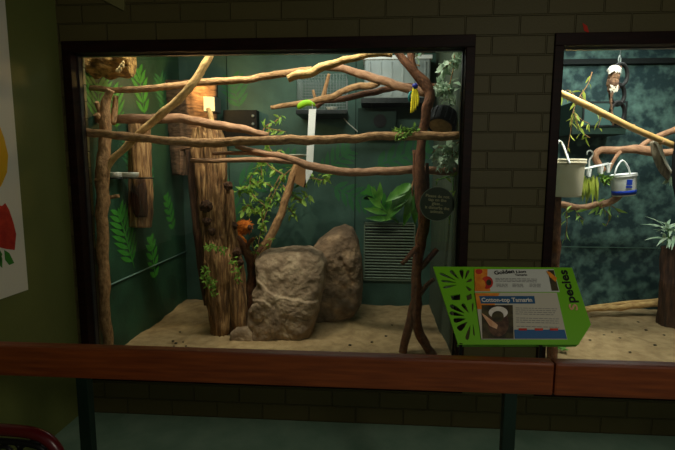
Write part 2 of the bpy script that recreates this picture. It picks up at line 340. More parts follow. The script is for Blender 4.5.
# ================================================================= SETTING
def make_setting():
    bm = NB(); box(bm, (XL-.4, -5, -.1), (4.2, .2, 0)); struct('floor', bm, 'concrete')
    bm = NB(); box(bm, (XL-.2, -5, 0), (XL, 0, 2.78)); struct('wall_left', bm, 'olive')
    # brick front wall round two openings
    zt, zb = 2.293, .225
    bm = NB()
    box(bm, (XL, 0, zt), (3.6, .2, 2.9)); box(bm, (XL, 0, 0), (3.6, .2, zb))
    box(bm, (XL, 0, zb), (-1.792, .2, zt)); box(bm, (.577, 0, zb), (.999, .2, zt)); box(bm, (3.1, 0, zb), (3.6, .2, zt))
    struct('wall_front', bm, 'brick')
    bm = NB(); box(bm, (XL-.2, -3.6, 2.78), (3.6, 0, 2.86)); struct('ceiling', bm, 'ceil')
    def window(n, x0, x1):
        bm = NB(); w = .05; wt = .066; d0, d1 = -.014, .1
        for a, b in (((x0, zt-wt), (x1, zt)), ((x0, zb), (x1, zb+w)), ((x0, zb+w), (x0+w, zt-wt)), ((x1-w, zb+w), (x1, zt-wt))):
            box(bm, (a[0], d0, a[1]), (b[0], d1, b[1]), bev=.004)
        fr = struct('window_%d' % n, bm, 'frame')
        bm = NB(); e = .006; a0, a1, b0, b1 = x0+w, x1-w, zb+w, zt-wt
        for a, b in (((a0, b1-e), (a1, b1)), ((a0, b0), (a1, b0+e)), ((a0, b0+e), (a0+e, b1-e)), ((a1-e, b0+e), (a1, b1-e))):
            box(bm, (a[0], .05, a[1]), (b[0], .08, b[1]))
        link('glazing_bead', bm, 'bead', fr)
        bm = NB(); box(bm, (a0, GY, b0), (a1, GY+.006, b1)); link('pane', bm, 'glass', fr)
    window(1, -1.792, .577); window(2, .999, 3.1)
    # first exhibit
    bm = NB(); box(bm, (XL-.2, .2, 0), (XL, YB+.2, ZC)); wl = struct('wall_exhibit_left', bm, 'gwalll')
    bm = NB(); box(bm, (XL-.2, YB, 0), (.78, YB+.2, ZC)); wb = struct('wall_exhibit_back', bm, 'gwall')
    bm = NB(); box(bm, (XR, .2, 0), (XR+.17, YB, ZC)); struct('wall_exhibit_right', bm, 'grwall')
    bm = NB(); box(bm, (XL-.2, .2, ZC), (3.5, YB2+.2, ZC+.08)); struct('ceiling_exhibit', bm, 'gwall')
    # second exhibit
    bm = NB(); box(bm, (.79, YB2, 0), (3.5, YB2+.2, ZC)); w2 = struct('wall_exhibit_back', bm, 'teal')
    bm = NB(); box(bm, (.78, .2, 0), (X2L, YB2, ZC)); struct('wall_exhibit_side', bm, 'teal')
    bm = NB(); box(bm, (X2R, .2, 0), (3.5, YB2, ZC)); struct('wall_exhibit_side', bm, 'teal')
    # sand floors
    def sand(x0, x1, y1, seed):
        bm = NB(); nx, ny = 110, 70; g = []
        for j in range(ny+1):
            for i in range(nx+1):
                x = x0+(x1-x0)*i/nx; y = .2+(y1-.2)*j/ny
                z = ZS+.02*noise.noise((x*2.3, y*2.3, seed))+.012*noise.noise((x*7, y*7, seed))+.005*noise.noise((x*19, y*19, seed))
                z += .05*math.exp(-((x+.30)**2+(y-1.15)**2)/.05) if seed == 1 else 0
                z += .04*math.exp(-((x+1.5)**2+(y-1.5)**2)/.06) if seed == 1 else 0
                g.append(bm.verts.new((x, y, z)))
        for j in range(ny):
            for i in range(nx):
                a = j*(nx+1)+i; f = bm.faces.new([g[a], g[a+1], g[a+nx+2], g[a+nx+1]]); f.smooth = True
        box(bm, (x0, .2, .05), (x1, y1, .1))
        struct('floor_sand', bm, 'sand')
    sand(XL, XR, YB, 1); sand(X2L, X2R, YB2, 2)
    # painted leaves on the exhibit walls
    def paint(wall, toP, base, tip, width, n, m, kind='fern', back=.0):
        """pinnate leaf painted between two wall points given in wall coordinates (a,b)"""
        cnt = [0]; bm = NB(); a = Vector(base); b = Vector(tip); d = b-a; L = d.length; d /= L; s = Vector((-d.y, d.x))
        def blade(c, dr, l, w):
            q = Vector((-dr.y, dr.x)); sh = ((0, .1), (.25, .8), (.55, 1), (.8, .6), (1, .05))
            up = [c+dr*(l*t)+q*(w*h*.5) for t, h in sh]; dn = [c+dr*(l*t)-q*(w*h*.5) for t, h in reversed(sh)]
            cnt[0] += 1; o1 = .001+cnt[0]*.00012; prism(bm, [toP(p.x, p.y, o1) for p in up+dn], toP(0, 0, .0006)-toP(0, 0, 0))
        for i in range(n):
            t = .12+.8*i/(n-1); l = width*.5*(math.sin(math.pi*(.18+.72*t))**.7)
            for sg in (1, -1):
                ang = math.radians(48)*sg
                dr = Vector((d.x*math.cos(ang)-d.y*math.sin(ang), d.x*math.sin(ang)+d.y*math.cos(ang)))
                blade(a+d*(L*t), dr, l*1.25, L/n*.62)
        blade(a+d*(L*.8), d, L*.24, L/n*.8); blade(a, d, L, L*.045)
        link('painted_leaf', bm, m, wall)
    tl = lambda a, b, o: Vector((XL+o, a, b))
    tb = lambda a, b, o: Vector((a, YB-o, b))
    def onl(px, py): v = PX(px, py, XL); return (v.y, v.z)
    def onb(px, py): v = P(px, py, YB); return (v.x, v.z)
    for b, t, w, n, m in (((134, 268), (118, 210), .34, 8, 'leafpaint'), ((156, 282), (150, 238), .22, 5, 'leafpaint'), ((174, 232), (166, 196), .2, 5, 'leafpaint'),
                          ((100, 128), (97, 84), .42, 6, 'leafpaint'), ((117, 132), (112, 90), .34, 5, 'leafpaint'), ((145, 118), (138, 70), .3, 5, 'leafpaint'), ((150, 210), (146, 160), .26, 6, 'leafpaintd'),
                          ((168, 118), (160, 78), .34, 6, 'leafpaintd'), ((136, 180), (128, 138), .3, 6, 'leafpaintd')):
        paint(wl, tl, onl(*b), onl(*t), w, n, m)
    for b, t, w, n, m in (((372, 168), (428, 146), .3, 6, 'leafpaintd'), ((232, 190), (296, 160), .4, 8, 'leafpaintd'), ((236, 232), (222, 185), .32, 6, 'leafpaintd'), ((240, 110), (232, 78), .3, 5, 'leafpaintd'),
                          ((330, 185), (372, 205), .28, 6, 'leafpaintd'), ((392, 262), (402, 226), .26, 5, 'leafpaintd'), ((318, 176), (350, 150), .28, 6, 'leafpaintd'), ((398, 220), (366, 190), .22, 6, 'leafpaint')):
        paint(wb, tb, onb(*b), onb(*t), w, n, m)
    for px in (230, 355):
        c = P(px, 200, YB); bm = NB(); box(bm, (c.x-.004, YB-.004, ZS), (c.x+.004, YB+.01, 2.7)); link('panel_joint', bm, 'groove', wb)
    z = P(620, 247.5, YB2).z; bm = NB(); box(bm, (X2L, YB2-.004, z-.004), (X2R, YB2+.01, z+.004)); link('panel_joint', bm, 'tline', w2)
    a = PX(108, 289, XL); b = PX(185, 249, XL)
    bm = NB(); tube(bm, [(XL+.008, .22, (a.z+b.z)/2, .007), (XL+.008, YB, (a.z+b.z)/2, .007)], sub=1, jit=0, seg=8); struct('trim_1', bm, 'tline')
    # dark beams at the top of the back walls
    for n, (x0, x1, yb, py) in enumerate(((X2L, X2R, YB2, 62.5),)):
        z = P(620, py, yb-.1).z; bm = NB(); box(bm, (x0, yb-.06, z), (x1, yb, z+.045)); struct('trim_%d' % (n+2), bm, 'ventd')
make_setting()

# ================================================================= BRANCHES, LOGS AND TRUNKS OF THE FIRST EXHIBIT
def make_branches():
    branch('branch', 'thin brown branch running in from the left frame edge to join pale top branch', [(87, 88, .28, 5), (120, 90, .3, 6), (145, 89, .32, 6.5), (165, 87, .36, 6.5), (195, 83, .42, 7), (240, 80, .5, 7), (275, 75, .55, 7), (312, 69.5, .58, 6)], 'bark')
    branch('branch', 'pale sunlit branch rising to top of the dark forked trunk', [(288, 79, .42, 7), (296, 76, .42, 8), (310, 72.5, .42, 8), (322, 67, .42, 8), (345, 61, .42, 7), (368, 54.5, .42, 6), (392, 54, .42, 5)], 'barkp')
    branch('branch', 'tan branch slanting down right beneath pale top branch to the forked trunk', [(318, 66, .7, 6), (345, 69.5, .7, 7), (370, 77, .7, 8), (395, 85, .7, 8.5), (426, 93, .68, 8.5)], 'barkr')
    branch('branch', 'cream-coloured diagonal branch leaning from window top down to the left trunk', [(212, 50, .3, 7.2), (204, 66, .28, 7.6), (194, 82, .26, 8.0), (180, 98, .25, 8.0), (162, 114, .24, 8.0), (142, 131, .23, 7.6), (126, 147, .23, 7.2), (110, 163, .23, 7.2), (101, 180, .22, 6.4)], 'barkp')
    branch('branch', 'thick reddish branch just above the longest crossing branch, left half', [(86, 118.5, .33, 8.5), (120, 119, .36, 9), (150, 119, .4, 10), (180, 118.6, .46, 9.5), (210, 123.7, .52, 9), (240, 129, .56, 8), (268, 135.5, .6, 6)], 'barkr', cat='branch')
    branch('branch', 'longest brown branch crossing the whole left window at mid height', [(84, 132, .125, 8), (105, 134, .13, 8), (120, 136, .14, 8.5), (150, 139, .16, 8.5), (200, 143, .2, 9), (240, 141, .24, 9), (300, 140, .3, 9), (340, 139.5, .34, 8.5), (375, 136.5, .37, 8), (400, 136, .4, 8.5), (459, 136, .42, 8.5)], 'bark')
    branch('branch', 'forked reddish branch with three thin tips on its left, below the longest branch',
           [(236, 146, .62, 5), (261, 153, .62, 6), (286, 157, .62, 7), (307, 165, .62, 8), (325, 169.4, .62, 8.5), (347, 172, .62, 8), (382, 171.5, .62, 8), (418, 170, .62, 8), (461, 172, .6, 8)], 'barkr',
           [[(191, 160.5, .58, 4.5), (225, 160.5, .59, 5), (262, 159.5, .61, 5.5), (300, 162, .62, 6)], [(212, 153.5, .62, 3.5), (240, 153, .62, 4), (268, 155, .62, 4)]])
    # inner twisted branches beside the cage
    branch('branch', 'dark red twisted branch in front of the wire cage, upper of two', [(271, 107.5, 1.0, 4), (290, 104.5, 1.0, 5), (303, 103, 1.0, 5), (316, 101, 1.0, 6), (333, 96, 1.0, 6.5), (345, 90, 1.0, 6), (358, 86.5, 1.0, 6.5), (372, 85.5, 1.0, 7), (384, 80, 1.0, 4)], 'bark',
           [[(329, 74, 1.0, 3), (325, 90, 1.0, 4), (322, 101, 1.0, 5)], [(313, 90, 1.0, 2.5), (316, 101, 1.0, 3)]])
    branch('branch', 'dark brown branch curving below its twin in front of the wire cage', [(316, 107, 1.1, 5), (325, 101, 1.1, 5), (336, 100, 1.1, 5.5), (358, 95.5, 1.1, 6), (380, 90.5, 1.1, 6), (400, 87, 1.1, 6), (441, 86, 1.1, 6)], 'barkd')
    # left trunk
    branch('dead_tree', 'upright rough trunk along the left edge inside left window', [(111, 90, .24, 8), (106, 104, .24, 9), (105, 120, .235, 11), (105, 145, .235, 12), (102.5, 178, .22, 13), (102.5, 215, .21, 12), (103, 255, .2, 11.5), (104.5, 290, .18, 11), (105, 318, .17, 11), (108, 345, .17, 10), (110, 367, .17, 9)], 'bark',
           [[(116, 96, .3, 5), (115, 110, .29, 6), (112, 124, .26, 6)], [(97, 102, .19, 4), (99, 110, .22, 5), (104, 120, .23, 5)], [(96, 114, .19, 6), (99, 118, .21, 6)], [(119, 196, .26, 3.5), (108, 198, .25, 4), (100, 201, .23, 5)], [(96, 179, .19, 3), (97, 182, .22, 4)]], cat='trunk', jit=.25, wob=.012, tw='stub')
    # right forked trunk
    branch('dead_tree', 'dark forked trunk standing at right of left window, legs spread on sand', [(393, 47, .5, 6.0), (402, 58, .5, 6.9), (413, 71, .5, 8.6), (424, 82, .5, 10.3), (429.5, 95, .5, 10.3), (427, 112, .5, 9.5), (422, 135, .51, 9.0), (420, 165, .51, 9.5), (421, 190, .51, 11.2), (424, 212, .51, 12.0), (422, 235, .51, 11.2), (418, 260, .51, 10.3), (416, 285, .51, 10.3), (417, 305, .51, 10.3), (417, 322, .51, 9.5), (423, 340, .51, 9.5), (436, 360, .51, 9.5)], 'barkd',
           [[(417, 290, .52, 7), (413, 308, .52, 9), (408, 330, .53, 9), (401, 357, .54, 9)], [(412, 46, .52, 7), (411, 60, .52, 7), (414, 72, .51, 8)], [(402, 264, .42, 4), (410, 255, .45, 5), (418, 247, .49, 6)], [(437, 249, .5, 5), (429, 259, .5, 6), (420, 268, .5, 6)], [(434, 279, .47, 4), (426, 286, .49, 5), (418, 297, .5, 6)], [(415, 150, .53, 5), (416, 180, .53, 6), (420, 212, .52, 7)], [(427, 163, .565, 3.5), (427, 190, .56, 4.5), (424, 220, .53, 5)]], cat='trunk', jit=.2, wob=.012, tw='offshoot')
    # slanting stem by the rock
    branch('branch', 'slanting brown stem rising behind front boulder to the small wooden feeding block', [(256, 263, 1.2, 8), (263, 248, 1.2, 8.5), (272, 234, 1.2, 8.5), (281, 213, 1.2, 8), (288, 192, 1.2, 7.5), (294, 172, 1.2, 7), (297, 164, 1.2, 6)], 'bark')
    # tamarin's perch
    branch('branch', 'dark knotted upright branch between big stump and front boulder', [(249, 318, .95, 10), (250, 300, .95, 10), (252, 280, .95, 10), (251, 264, .93, 9), (247, 252, .9, 9), (241, 243, .88, 8), (234, 236, .87, 7), (227, 228, .88, 6)], 'barkd',
           [[(252, 262, .95, 6), (257, 254, .97, 5), (263, 246, 1.0, 4)], [(246, 250, .9, 6), (249, 243, .88, 4), (254, 238, .87, 3)]], cat='branch', jit=.25)
make_branches()

def make_stump():
    b = PZ(222, 336, ZS)
    t = thing('tree_stump', 'big weathered stump standing on the sand left of front boulder', 'stump', b)
    Y = .85
    bm = NB(); pts = [(207, 128, 1.0, 24), (210, 150, .98, 29), (212, 175, .96, 28), (214, 205, .93, 27), (217, 235, .9, 28), (220, 262, .87, 30), (221, 290, .85, 27), (222, 312, .83, 24), (222, 334, .82, 19)]
    branch_bm(bm, pts, 3, jit=.12, seg=48, sub=8, flute=.42, wob=.008); link('trunk', bm, 'wood', t)
    bm = NB(); branch_bm(bm, [(230, 190, .9, 7), (231, 220, .87, 10), (233, 248, .84, 13), (236, 275, .82, 16), (238, 300, .8, 17), (241, 328, .79, 15)], 5, seg=32, sub=7, flute=.3); link('bark_ridge', bm, 'wood', t)
    bm = NB(); branch_bm(bm, [(190, 150, 1.05, 10), (195, 190, 1.03, 12), (199, 230, 1.0, 12), (203, 265, .97, 12), (208, 305, .92, 8)], 6, seg=16, sub=6, flute=.2); link('side_plank', bm, 'wooddark', t)
    for c in ((206, 207, .82, 13), (207, 222, .8, 9), (234, 226, .85, 8), (237, 252, .79, 9), (228, 186, .88, 9), (212, 232, .8, 8), (240, 262, .79, 7)):
        bm = NB(); q = P(*c[:3]); r = sz(c[3], c[2])/2
        v = bmesh.ops.create_icosphere(bm, subdivisions=4, radius=r)['verts']
        for w in v: w.co = w.co*(1+.45*noise.noise(w.co*45+q*9)) + q
        link('burr', bm, 'wooddark', t, True)
    for (a, b2, n) in (((205, 268), (207, 285), 40), ((212, 278), (214, 296), 50), ((207, 246), (226, 252), 40), ((232, 258), (240, 282), 46)):
        yy = .68; bm = NB()
        for i in range(n):
            k = random.random(); p = P(a[0]+(b2[0]-a[0])*k+random.uniform(-3, 3), a[1]+(b2[1]-a[1])*k+random.uniform(-3, 3), yy+.04*random.random())
            leaf(bm, p, rdir(), Vector((0, -1, .4)), .03, .014)
        link('moss', bm, 'moss', t)
    # bark slab standing behind, broad and flat
    bm = NB(); n = 26; mrow = 30; g = []
    out = [(164, 80), (216, 80)]
    for j in range(mrow+1):
        v = j/mrow; py = 80+95*v; L = 164+8*v+1.5*noise.noise((v*9, 0, 0)); R = (216-1*v) if py < 147 else 190+3*noise.noise((v*20, 3, 0))-(v-.7)*12
        row = []
        for i in range(n+1):
            u = i/n; px = L+(R-L)*u; Y = 1.42-.14*math.sin(math.pi*u)+.02*noise.noise((u*14, v*2, 4))+.012*noise.noise((u*40, v*40, 4))
            row.append(bm.verts.new(P(px, py+1.5*noise.noise((u*8, 9, v)), Y)))
        g.append(row)
    fs = []
    for j in range(mrow):
        for i in range(n): fs.append(bm.faces.new([g[j][i], g[j+1][i], g[j+1][i+1], g[j][i+1]]))
    for f in fs: f.smooth = True
    ret = bmesh.ops.extrude_face_region(bm, geom=fs)
    for e in ret['geom']:
        if isinstance(e, bmesh.types.BMVert): e.co.y += .05
    bmesh.ops.recalc_face_normals(bm, faces=bm.faces[:])
    tag(link('bark_slab', bm, 'slab'), 'broad grey-brown slab of bark upright behind the lit card', 'bark')
    # cork log top left
    bm = NB(); Y = .38
    tube(bm, [tuple(P(84, 62, .32))+(.105,), tuple(P(97, 62.5, .33))+(.105,), tuple(P(115, 64, .34))+(.1,), tuple(P(133, 66, .36))+(.085,)], seg=36, sub=6, jit=.3, flute=.12, flat=.9)
    t = thing('cork_log', 'yellow-brown cork log wedged in the top left corner of left window', 'log', P(105, 76, .33))
    link('bark_shell', bm, 'cork', t)
    bm = NB()
    for c in ((120, 68.5, 5), (122, 65.5, 5), (123, 62.5, 3.5), (118, 70.5, 5)):
        q = P(c[0], c[1], .245); r = sz(c[2], .25)/2
        v = bmesh.ops.create_icosphere(bm, subdivisions=2, radius=r)['verts']
        for w in v: w.co = Vector((w.co.x, w.co.y*.5, w.co.z))*(1+.6*noise.noise(w.co*70+q*5)) + q
    o = link('bare_patch', bm, 'cutw', t, True); o['label'] = 'pale stripped patch'
    # hanging plank log on the left wall
    t = thing('hollow_log', 'old split log hung upright on the left wall behind two white dishes', 'log', P(140, 226, .72))
    bm = NB(); branch_bm(bm, [(139, 122, .76, 20), (140, 150, .75, 21), (141, 180, .74, 22), (141, 205, .73, 22), (140.5, 227, .72, 20)], 8, seg=40, sub=8, flute=.2, jit=.1); link('trunk', bm, 'wood', t)
    bm = NB(); branch_bm(bm, [(141, 178, .672, 9), (139, 188, .662, 16), (140, 205, .652, 17), (141, 217, .655, 13)], 9, seg=16, sub=4, flat=.3, fdir=Vector((0, 1, 0))); o = link('hollow', bm, 'wooddark', t); o['label'] = 'dark hollow opening'
    bm = NB(); c = P(140, 190, .8); box(bm, (XL, c.y-.01, c.z), (c.x, c.y+.03, c.z+.04)); link('wall_bracket', bm, 'dmetal', t)
make_stump()

# ================================================================= ROCKS
def rock(name, label, outline, Y, df, db, m, seed, tilt=0, cracks=(), steps=(), amp=.03, zmin=ZS-.04, facet=0, flat=.6):
    pts = [P(a, b, Y) for a, b in outline]; cx = sum(p.x for p in pts)/len(pts); cz = sum(p.z for p in pts)/len(pts)
    poly = [(p.x-cx, p.z-cz) for p in pts]
    def R(th):
        dx, dz = math.cos(th), math.sin(th); best = .1
        for (x1, z1), (x2, z2) in zip(poly, poly[1:]+poly[:1]):
            ex, ez = x2-x1, z2-z1; den = dx*ez-dz*ex
            if abs(den) < 1e-9: continue
            t = (x1*ez-z1*ex)/den; u = (x1*dz-z1*dx)/den
            if t > 0 and -1e-6 <= u <= 1+1e-6: best = max(best, t) if best != .1 else t
        return best
    cr = [[(P(a, b, Y-df).x, P(a, b, Y-df).z) for a, b in c] for c, _, _ in cracks]
    bm = NB(); N, Mr = 260, 140; g = []
    for j in range(Mr+1):
        row = []; u = 2*j/Mr; e = .42
        s = math.sin(math.pi/2*(u if u <= 1 else 2-u)); sp = max(0, s)**(1/e); c = math.sqrt(max(0, 1-sp*sp))*(1 if u <= 1 else -1); dy = -abs(c)**flat*df if c > 0 else abs(c)**.75*db
        for i in range(N):
            th = 2*math.pi*i/N; r = R(th)*s
            x, z = cx+math.cos(th)*r, cz+math.sin(th)*r
            v = Vector((x, Y+dy, z)); k = v*3+Vector((seed, seed, 0))
            d = amp*(noise.fractal(k, 1, 2, 5)*.7+.5*noise.noise(k*.6)+.35*noise.fractal(k*4.5, 1, 2, 4))
            if facet: d += facet*(noise.cell(v*2.6+Vector((seed, 0, 0)))-.5)*.0
            v.y += -d if dy <= 0 else d
            v.x += d*.3*math.cos(th); v.z += d*.3*math.sin(th)
            if dy < 0:
                for ln, (_, dep, wd) in zip(cr, cracks):
                    bd = 9
                    for (x1, z1), (x2, z2) in zip(ln, ln[1:]):
                        L2 = (x2-x1)**2+(z2-z1)**2; t = max(0, min(1, ((x-x1)*(x2-x1)+(z-z1)*(z2-z1))/L2))
                        bd = min(bd, math.hypot(x-x1-t*(x2-x1), z-z1-t*(z2-z1)))
                    v.y += dep*math.exp(-(bd/wd)**2)
            if dy < .05:
                for ln, dep, wd in steps:
                    pl = [(P(a, b, Y-df).x, P(a, b, Y-df).z) for a, b in ln]
                    if pl[0][0]-.02 <= x <= pl[-1][0]+.02:
                        zl = pl[-1][1]
                        for (x1, z1), (x2, z2) in zip(pl, pl[1:]):
                            if x <= x2: zl = z1+(z2-z1)*max(0, (x-x1)/(x2-x1)); break
                        k2 = max(0, min(1, (zl+.012*noise.noise((x*22, 3, 3))-z)/wd+.5)); v.y -= dep*k2*k2*(3-2*k2)*max(0, 1-max(0, zl-z-.03)/.4)
            v.y += tilt*(v.z-ZS)
            v.z = max(v.z, zmin)
            row.append(bm.verts.new(v))
        g.append(row)
    for j in range(Mr):
        for i in range(N):
            f = bm.faces.new([g[j][i], g[j][(i+1) % N], g[j+1][(i+1) % N], g[j+1][i]]); f.smooth = True
    bmesh.ops.remove_doubles(bm, verts=bm.verts[:], dist=1e-5); bmesh.ops.recalc_face_normals(bm, faces=bm.faces[:])
    return tag(link(name, bm, m), label, 'rock')
rock('boulder', 'flat-faced grey-brown boulder with diagonal cracks, in front of taller rock',
     [(256, 257), (266, 250.5), (290, 247.5), (310, 247.5), (322, 253), (326, 262), (324, 285), (319, 310), (310, 337), (290, 344), (266, 348), (254, 340), (249, 325), (250, 308), (256, 299), (254, 290), (260, 280), (257, 268)], .92, .24, .16, 'rock', 3, .1,
     [([(298, 318), (305, 321), (314, 321)], .01, .005), ([(290, 340), (284, 326), (287, 316)], .008, .006)],
     [([(250, 279), (259, 284), (266, 291), (274, 296), (290, 299.5), (314, 304)], .022, .012), ([(248, 303), (257, 300), (266, 301), (272, 308)], .018, .012)])
rock('boulder', 'taller rounded boulder mottled pale and brown behind the flat-faced one',
     [(306, 256), (318, 240), (332, 230), (344, 226), (352, 229), (358, 242), (362, 262), (363.5, 285), (362, 302), (356, 312), (342, 322), (325, 330), (308, 338), (304, 300)], 1.28, .26, .2, 'rock2', 11, .1,
     [([(340, 262), (352, 285), (352, 306)], .03, .02)], amp=.04)
for lab, oc, Y, d in (('small brown stone on the sand at foot of big stump', [(231, 332), (237, 327), (248, 327), (253, 333), (254, 340), (240, 342), (230, 339)], .72, .05),
                      ('pale round stone against left side of front boulder', [(252, 305), (258, 301), (266, 303), (268, 314), (262, 322), (254, 320)], .72, .05)):
    rock('stone', lab, oc, Y, d, d, 'rock', 5, 0, (), (), .012)

# ================================================================= PLANTS
def make_plants():
    def plant(name, label, stems, nleaf, L, W, m, sw=1.4, spread=.03, cat='plant', sm='bark', droop=.3, z=-.2):
        base = pxpath(stems[0])[0]; t = thing(name, label, cat, base)
        bs = NB(); bl = NB()
        for s in stems:
            p = pxpath(s); tube(bs, [tuple(q)+(sz(sw, s[0][2])/2*(1-.5*i/len(p)),) for i, q in enumerate(p)], seg=6, sub=4, jit=.1)
            d = catmull([list(q) for q in p], 5); grow(bl, d, nleaf, L, W, spread, droop, z)
        link('stem', bs, sm, t); link('foliage', bl, m, t); return t
    plant('leafy_vine', 'leafy green vine trailing along slanting stem behind the front boulder',
          [[(296, 165, 1.3, 1), (285, 175, 1.32, 1), (276, 190, 1.33, 1), (268, 208, 1.34, 1), (262, 226, 1.34, 1), (258, 245, 1.3, 1)], [(276, 190, 1.33), (262, 182, 1.4), (248, 186, 1.42), (238, 192, 1.44)],
           [(285, 175, 1.32), (272, 168, 1.38), (262, 160, 1.4), (262, 178, 1.4)], [(268, 208, 1.34), (256, 212, 1.4), (248, 205, 1.42), (242, 214, 1.42)], [(283, 185, 1.3), (292, 195, 1.25), (300, 200, 1.25), (308, 196, 1.25)],
           [(300, 182, 1.3), (312, 178, 1.3), (322, 180, 1.3), (330, 174, 1.3)], [(276, 200, 1.3), (288, 208, 1.28), (294, 216, 1.28)], [(268, 208, 1.34), (254, 196, 1.4), (250, 180, 1.42), (258, 168, 1.42)], [(280, 176, 1.35), (270, 195, 1.35), (262, 214, 1.35), (266, 232, 1.3)]], 48, .062, .023, 'leaf')
    plant('leafy_vine', 'sparse pale green sprig hanging in front of dark box above longest branch',
          [[(262, 134, 1.3), (266, 126, 1.3), (276, 121, 1.3), (281, 116, 1.3)], [(266, 128, 1.3), (276, 130, 1.3), (286, 132, 1.3)], [(270, 126, 1.3), (268, 140, 1.3), (272, 152, 1.3), (282, 150, 1.3)]], 16, .06, .022, 'leaf', spread=.02)
    plant('creeping_plant', 'small leafy creeper climbing the knotted branch beside orange tamarin',
          [[(254, 262, .9), (256, 252, .9), (262, 242, .9), (268, 240, .9)], [(256, 252, .9), (252, 244, .9), (257, 236, .9)], [(262, 262, 1.0), (268, 252, 1.0), (272, 240, 1.0)]], 12, .04, .016, 'leaf', spread=.03)
    plant('leafy_vine', 'pale grey-green eucalyptus hanging down at the top right corner beside forked trunk',
          [[(455, 52, .46), (453, 70, .46), (449, 88, .48), (450, 97, .48)], [(449, 84, .47), (441, 90, .52), (435, 84, .55)], [(450, 92, .48), (444, 95, .52), (439, 90, .55)], [(453, 62, .46), (446, 66, .5), (439, 74, .55)]], 26, .062, .034, 'leafg', spread=.03)
    plant('leafy_vine', 'grey-green leaf clump below the longest branch at right edge of left window',
          [[(459, 142, .44), (452, 148, .46), (444, 154, .52), (434, 159, .56)], [(452, 148, .46), (452, 158, .45), (447, 165, .48)], [(452, 148, .46), (441, 147, .55), (432, 153, .56)], [(452, 148, .46), (457, 155, .44), (456, 163, .44)], [(444, 154, .52), (445, 164, .5), (438, 166, .54)]], 22, .062, .034, 'leafg', spread=.025)
    plant('leafy_vine', 'thin bright green stems drooping beside the round glass notice', [[(455, 176, .5), (447, 177, .5), (438, 180, .5)], [(453, 177, .5), (453, 195, .5), (452, 206, .5), (449, 222, .5)]], 7, .05, .02, 'leaf', sm='leafb', spread=.015)
    plant('hanging_sprig', 'white-flecked leafy sprig at the top right of silver tub', [[(420, 66, 1.3), (410, 62, 1.3), (402, 56, 1.3)], [(410, 62, 1.3), (416, 56, 1.3), (424, 54, 1.3)]], 9, .06, .025, 'leafg', spread=.03)
    # big leaves tied to the forked trunk
    t = thing('leaf_sprig', 'big glossy green leaves tied to the forked trunk above louvred vent', 'plant', P(414, 186, .56))
    for a, b, w in (((413, 184), (386, 200), .085), ((412, 187), (385, 220), .085), ((414, 190), (404, 226), .07), ((413, 196), (416, 224), .06), ((410, 183), (398, 194), .07), ((411, 190), (394, 208), .07)):
        bm = NB(); p = P(a[0], a[1], .56); q = P(b[0], b[1], .5); leaf(bm, p, q-p, Vector((.2, -1, .7)), (q-p).length, w, .12); link('leaf', bm, 'leafb', t)
    bm = NB(); branch_bm(bm, [(413, 196, .555, 2), (412, 188, .55, 2), (414, 180, .555, 2)], 1); link('stem', bm, 'bark', t)
    t = thing('fern_frond', 'bright green fern frond standing out from the back wall above vent', 'plant', P(388, 222, 1.62))
    bm = NB(); c = [(397, 222), (388, 214), (380, 203), (375, 190)]
    for i, (a, b) in enumerate((((392, 219), (366, 218)), ((388, 214), (364, 208)), ((384, 209), (368, 197)), ((380, 203), (371, 186)), ((380, 203), (380, 182)), ((387, 213), (391, 192)), ((391, 217), (398, 200)))):
        p = P(*a, 1.6); q = P(*b, 1.57); leaf(bm, p, q-p, Vector((0, -1, .2)), (q-p).length, .06, .08)
    link('foliage', bm, 'leafb', t); bm = NB(); branch_bm(bm, [(399, 223, 1.705, 2), (388, 214, 1.61, 2), (380, 203, 1.6, 2), (379, 192, 1.6, 1)], 1); link('stem', bm, 'leafb', t)
    # herb bunch on the long branch
    bm = NB(); grow(bm, pxpath([(394, 133, .4), (402, 131, .4), (411, 132, .4), (417, 130, .4)]), 150, .03, .014, .02, z=.2); grow(bm, pxpath([(395, 136, .36), (402, 137, .35), (408, 134, .36)]), 40, .03, .014, .015)
    tag(link('herb_bunch', bm, 'moss'), 'bunch of feathery green herbs lying over longest branch by forked trunk', 'herbs')
    # second exhibit
    plant('leafy_vine', 'willow stems with narrow yellow-green leaves hanging behind the bamboo pole',
          [[(592, 72, .9), (588, 84, .9), (580, 96, .9), (573, 112, .9), (570, 135, .9), (567, 152, .9)], [(580, 96, .9), (594, 108, .9), (600, 118, .9), (598, 128, .9)], [(573, 112, .9), (582, 120, .9), (590, 124, .9)], [(578, 100, .9), (568, 90, .9), (562, 96, .9)], [(575, 115, .9), (580, 130, .9), (590, 138, .9)]], 9, .075, .018, 'leafy', sw=1, spread=.02, droop=.2, z=-.8)
    plant('leafy_vine', 'thin vine dangling from the curled driftwood over dark lower wall',
          [[(572, 204, .9), (578, 214, .9), (584, 220, .9)], [(596, 203, .9), (604, 210, .9), (610, 216, .9), (606, 226, .9)], [(566, 206, .9), (567, 222, .9), (565, 240, .9)], [(600, 208, .9), (612, 206, .9), (620, 214, .9)]], 7, .075, .018, 'leaf', sw=1, spread=.02, z=-.5)
    t = thing('variegated_plant', 'pale striped arching leaves on top of brown stump at right edge', 'plant', P(668, 244, 1.3))
    bm = NB()
    for i in range(34):
        p = P(random.uniform(664, 676), random.uniform(228, 242), 1.25+.1*random.random()); d = Vector((random.uniform(-1, .6), random.uniform(-.7, .3), random.uniform(-.15, .9)))
        leaf(bm, p, d, Vector((0, -.3, 1)), random.uniform(.1, .19), .026, .55)
    link('foliage', bm, 'leafg', t); bm = NB(); branch_bm(bm, [(668, 246, 1.3, 3), (669, 234, 1.3, 2), (668, 224, 1.3, 1)], 1); link('stem', bm, 'leafb', t)
    bm = NB()
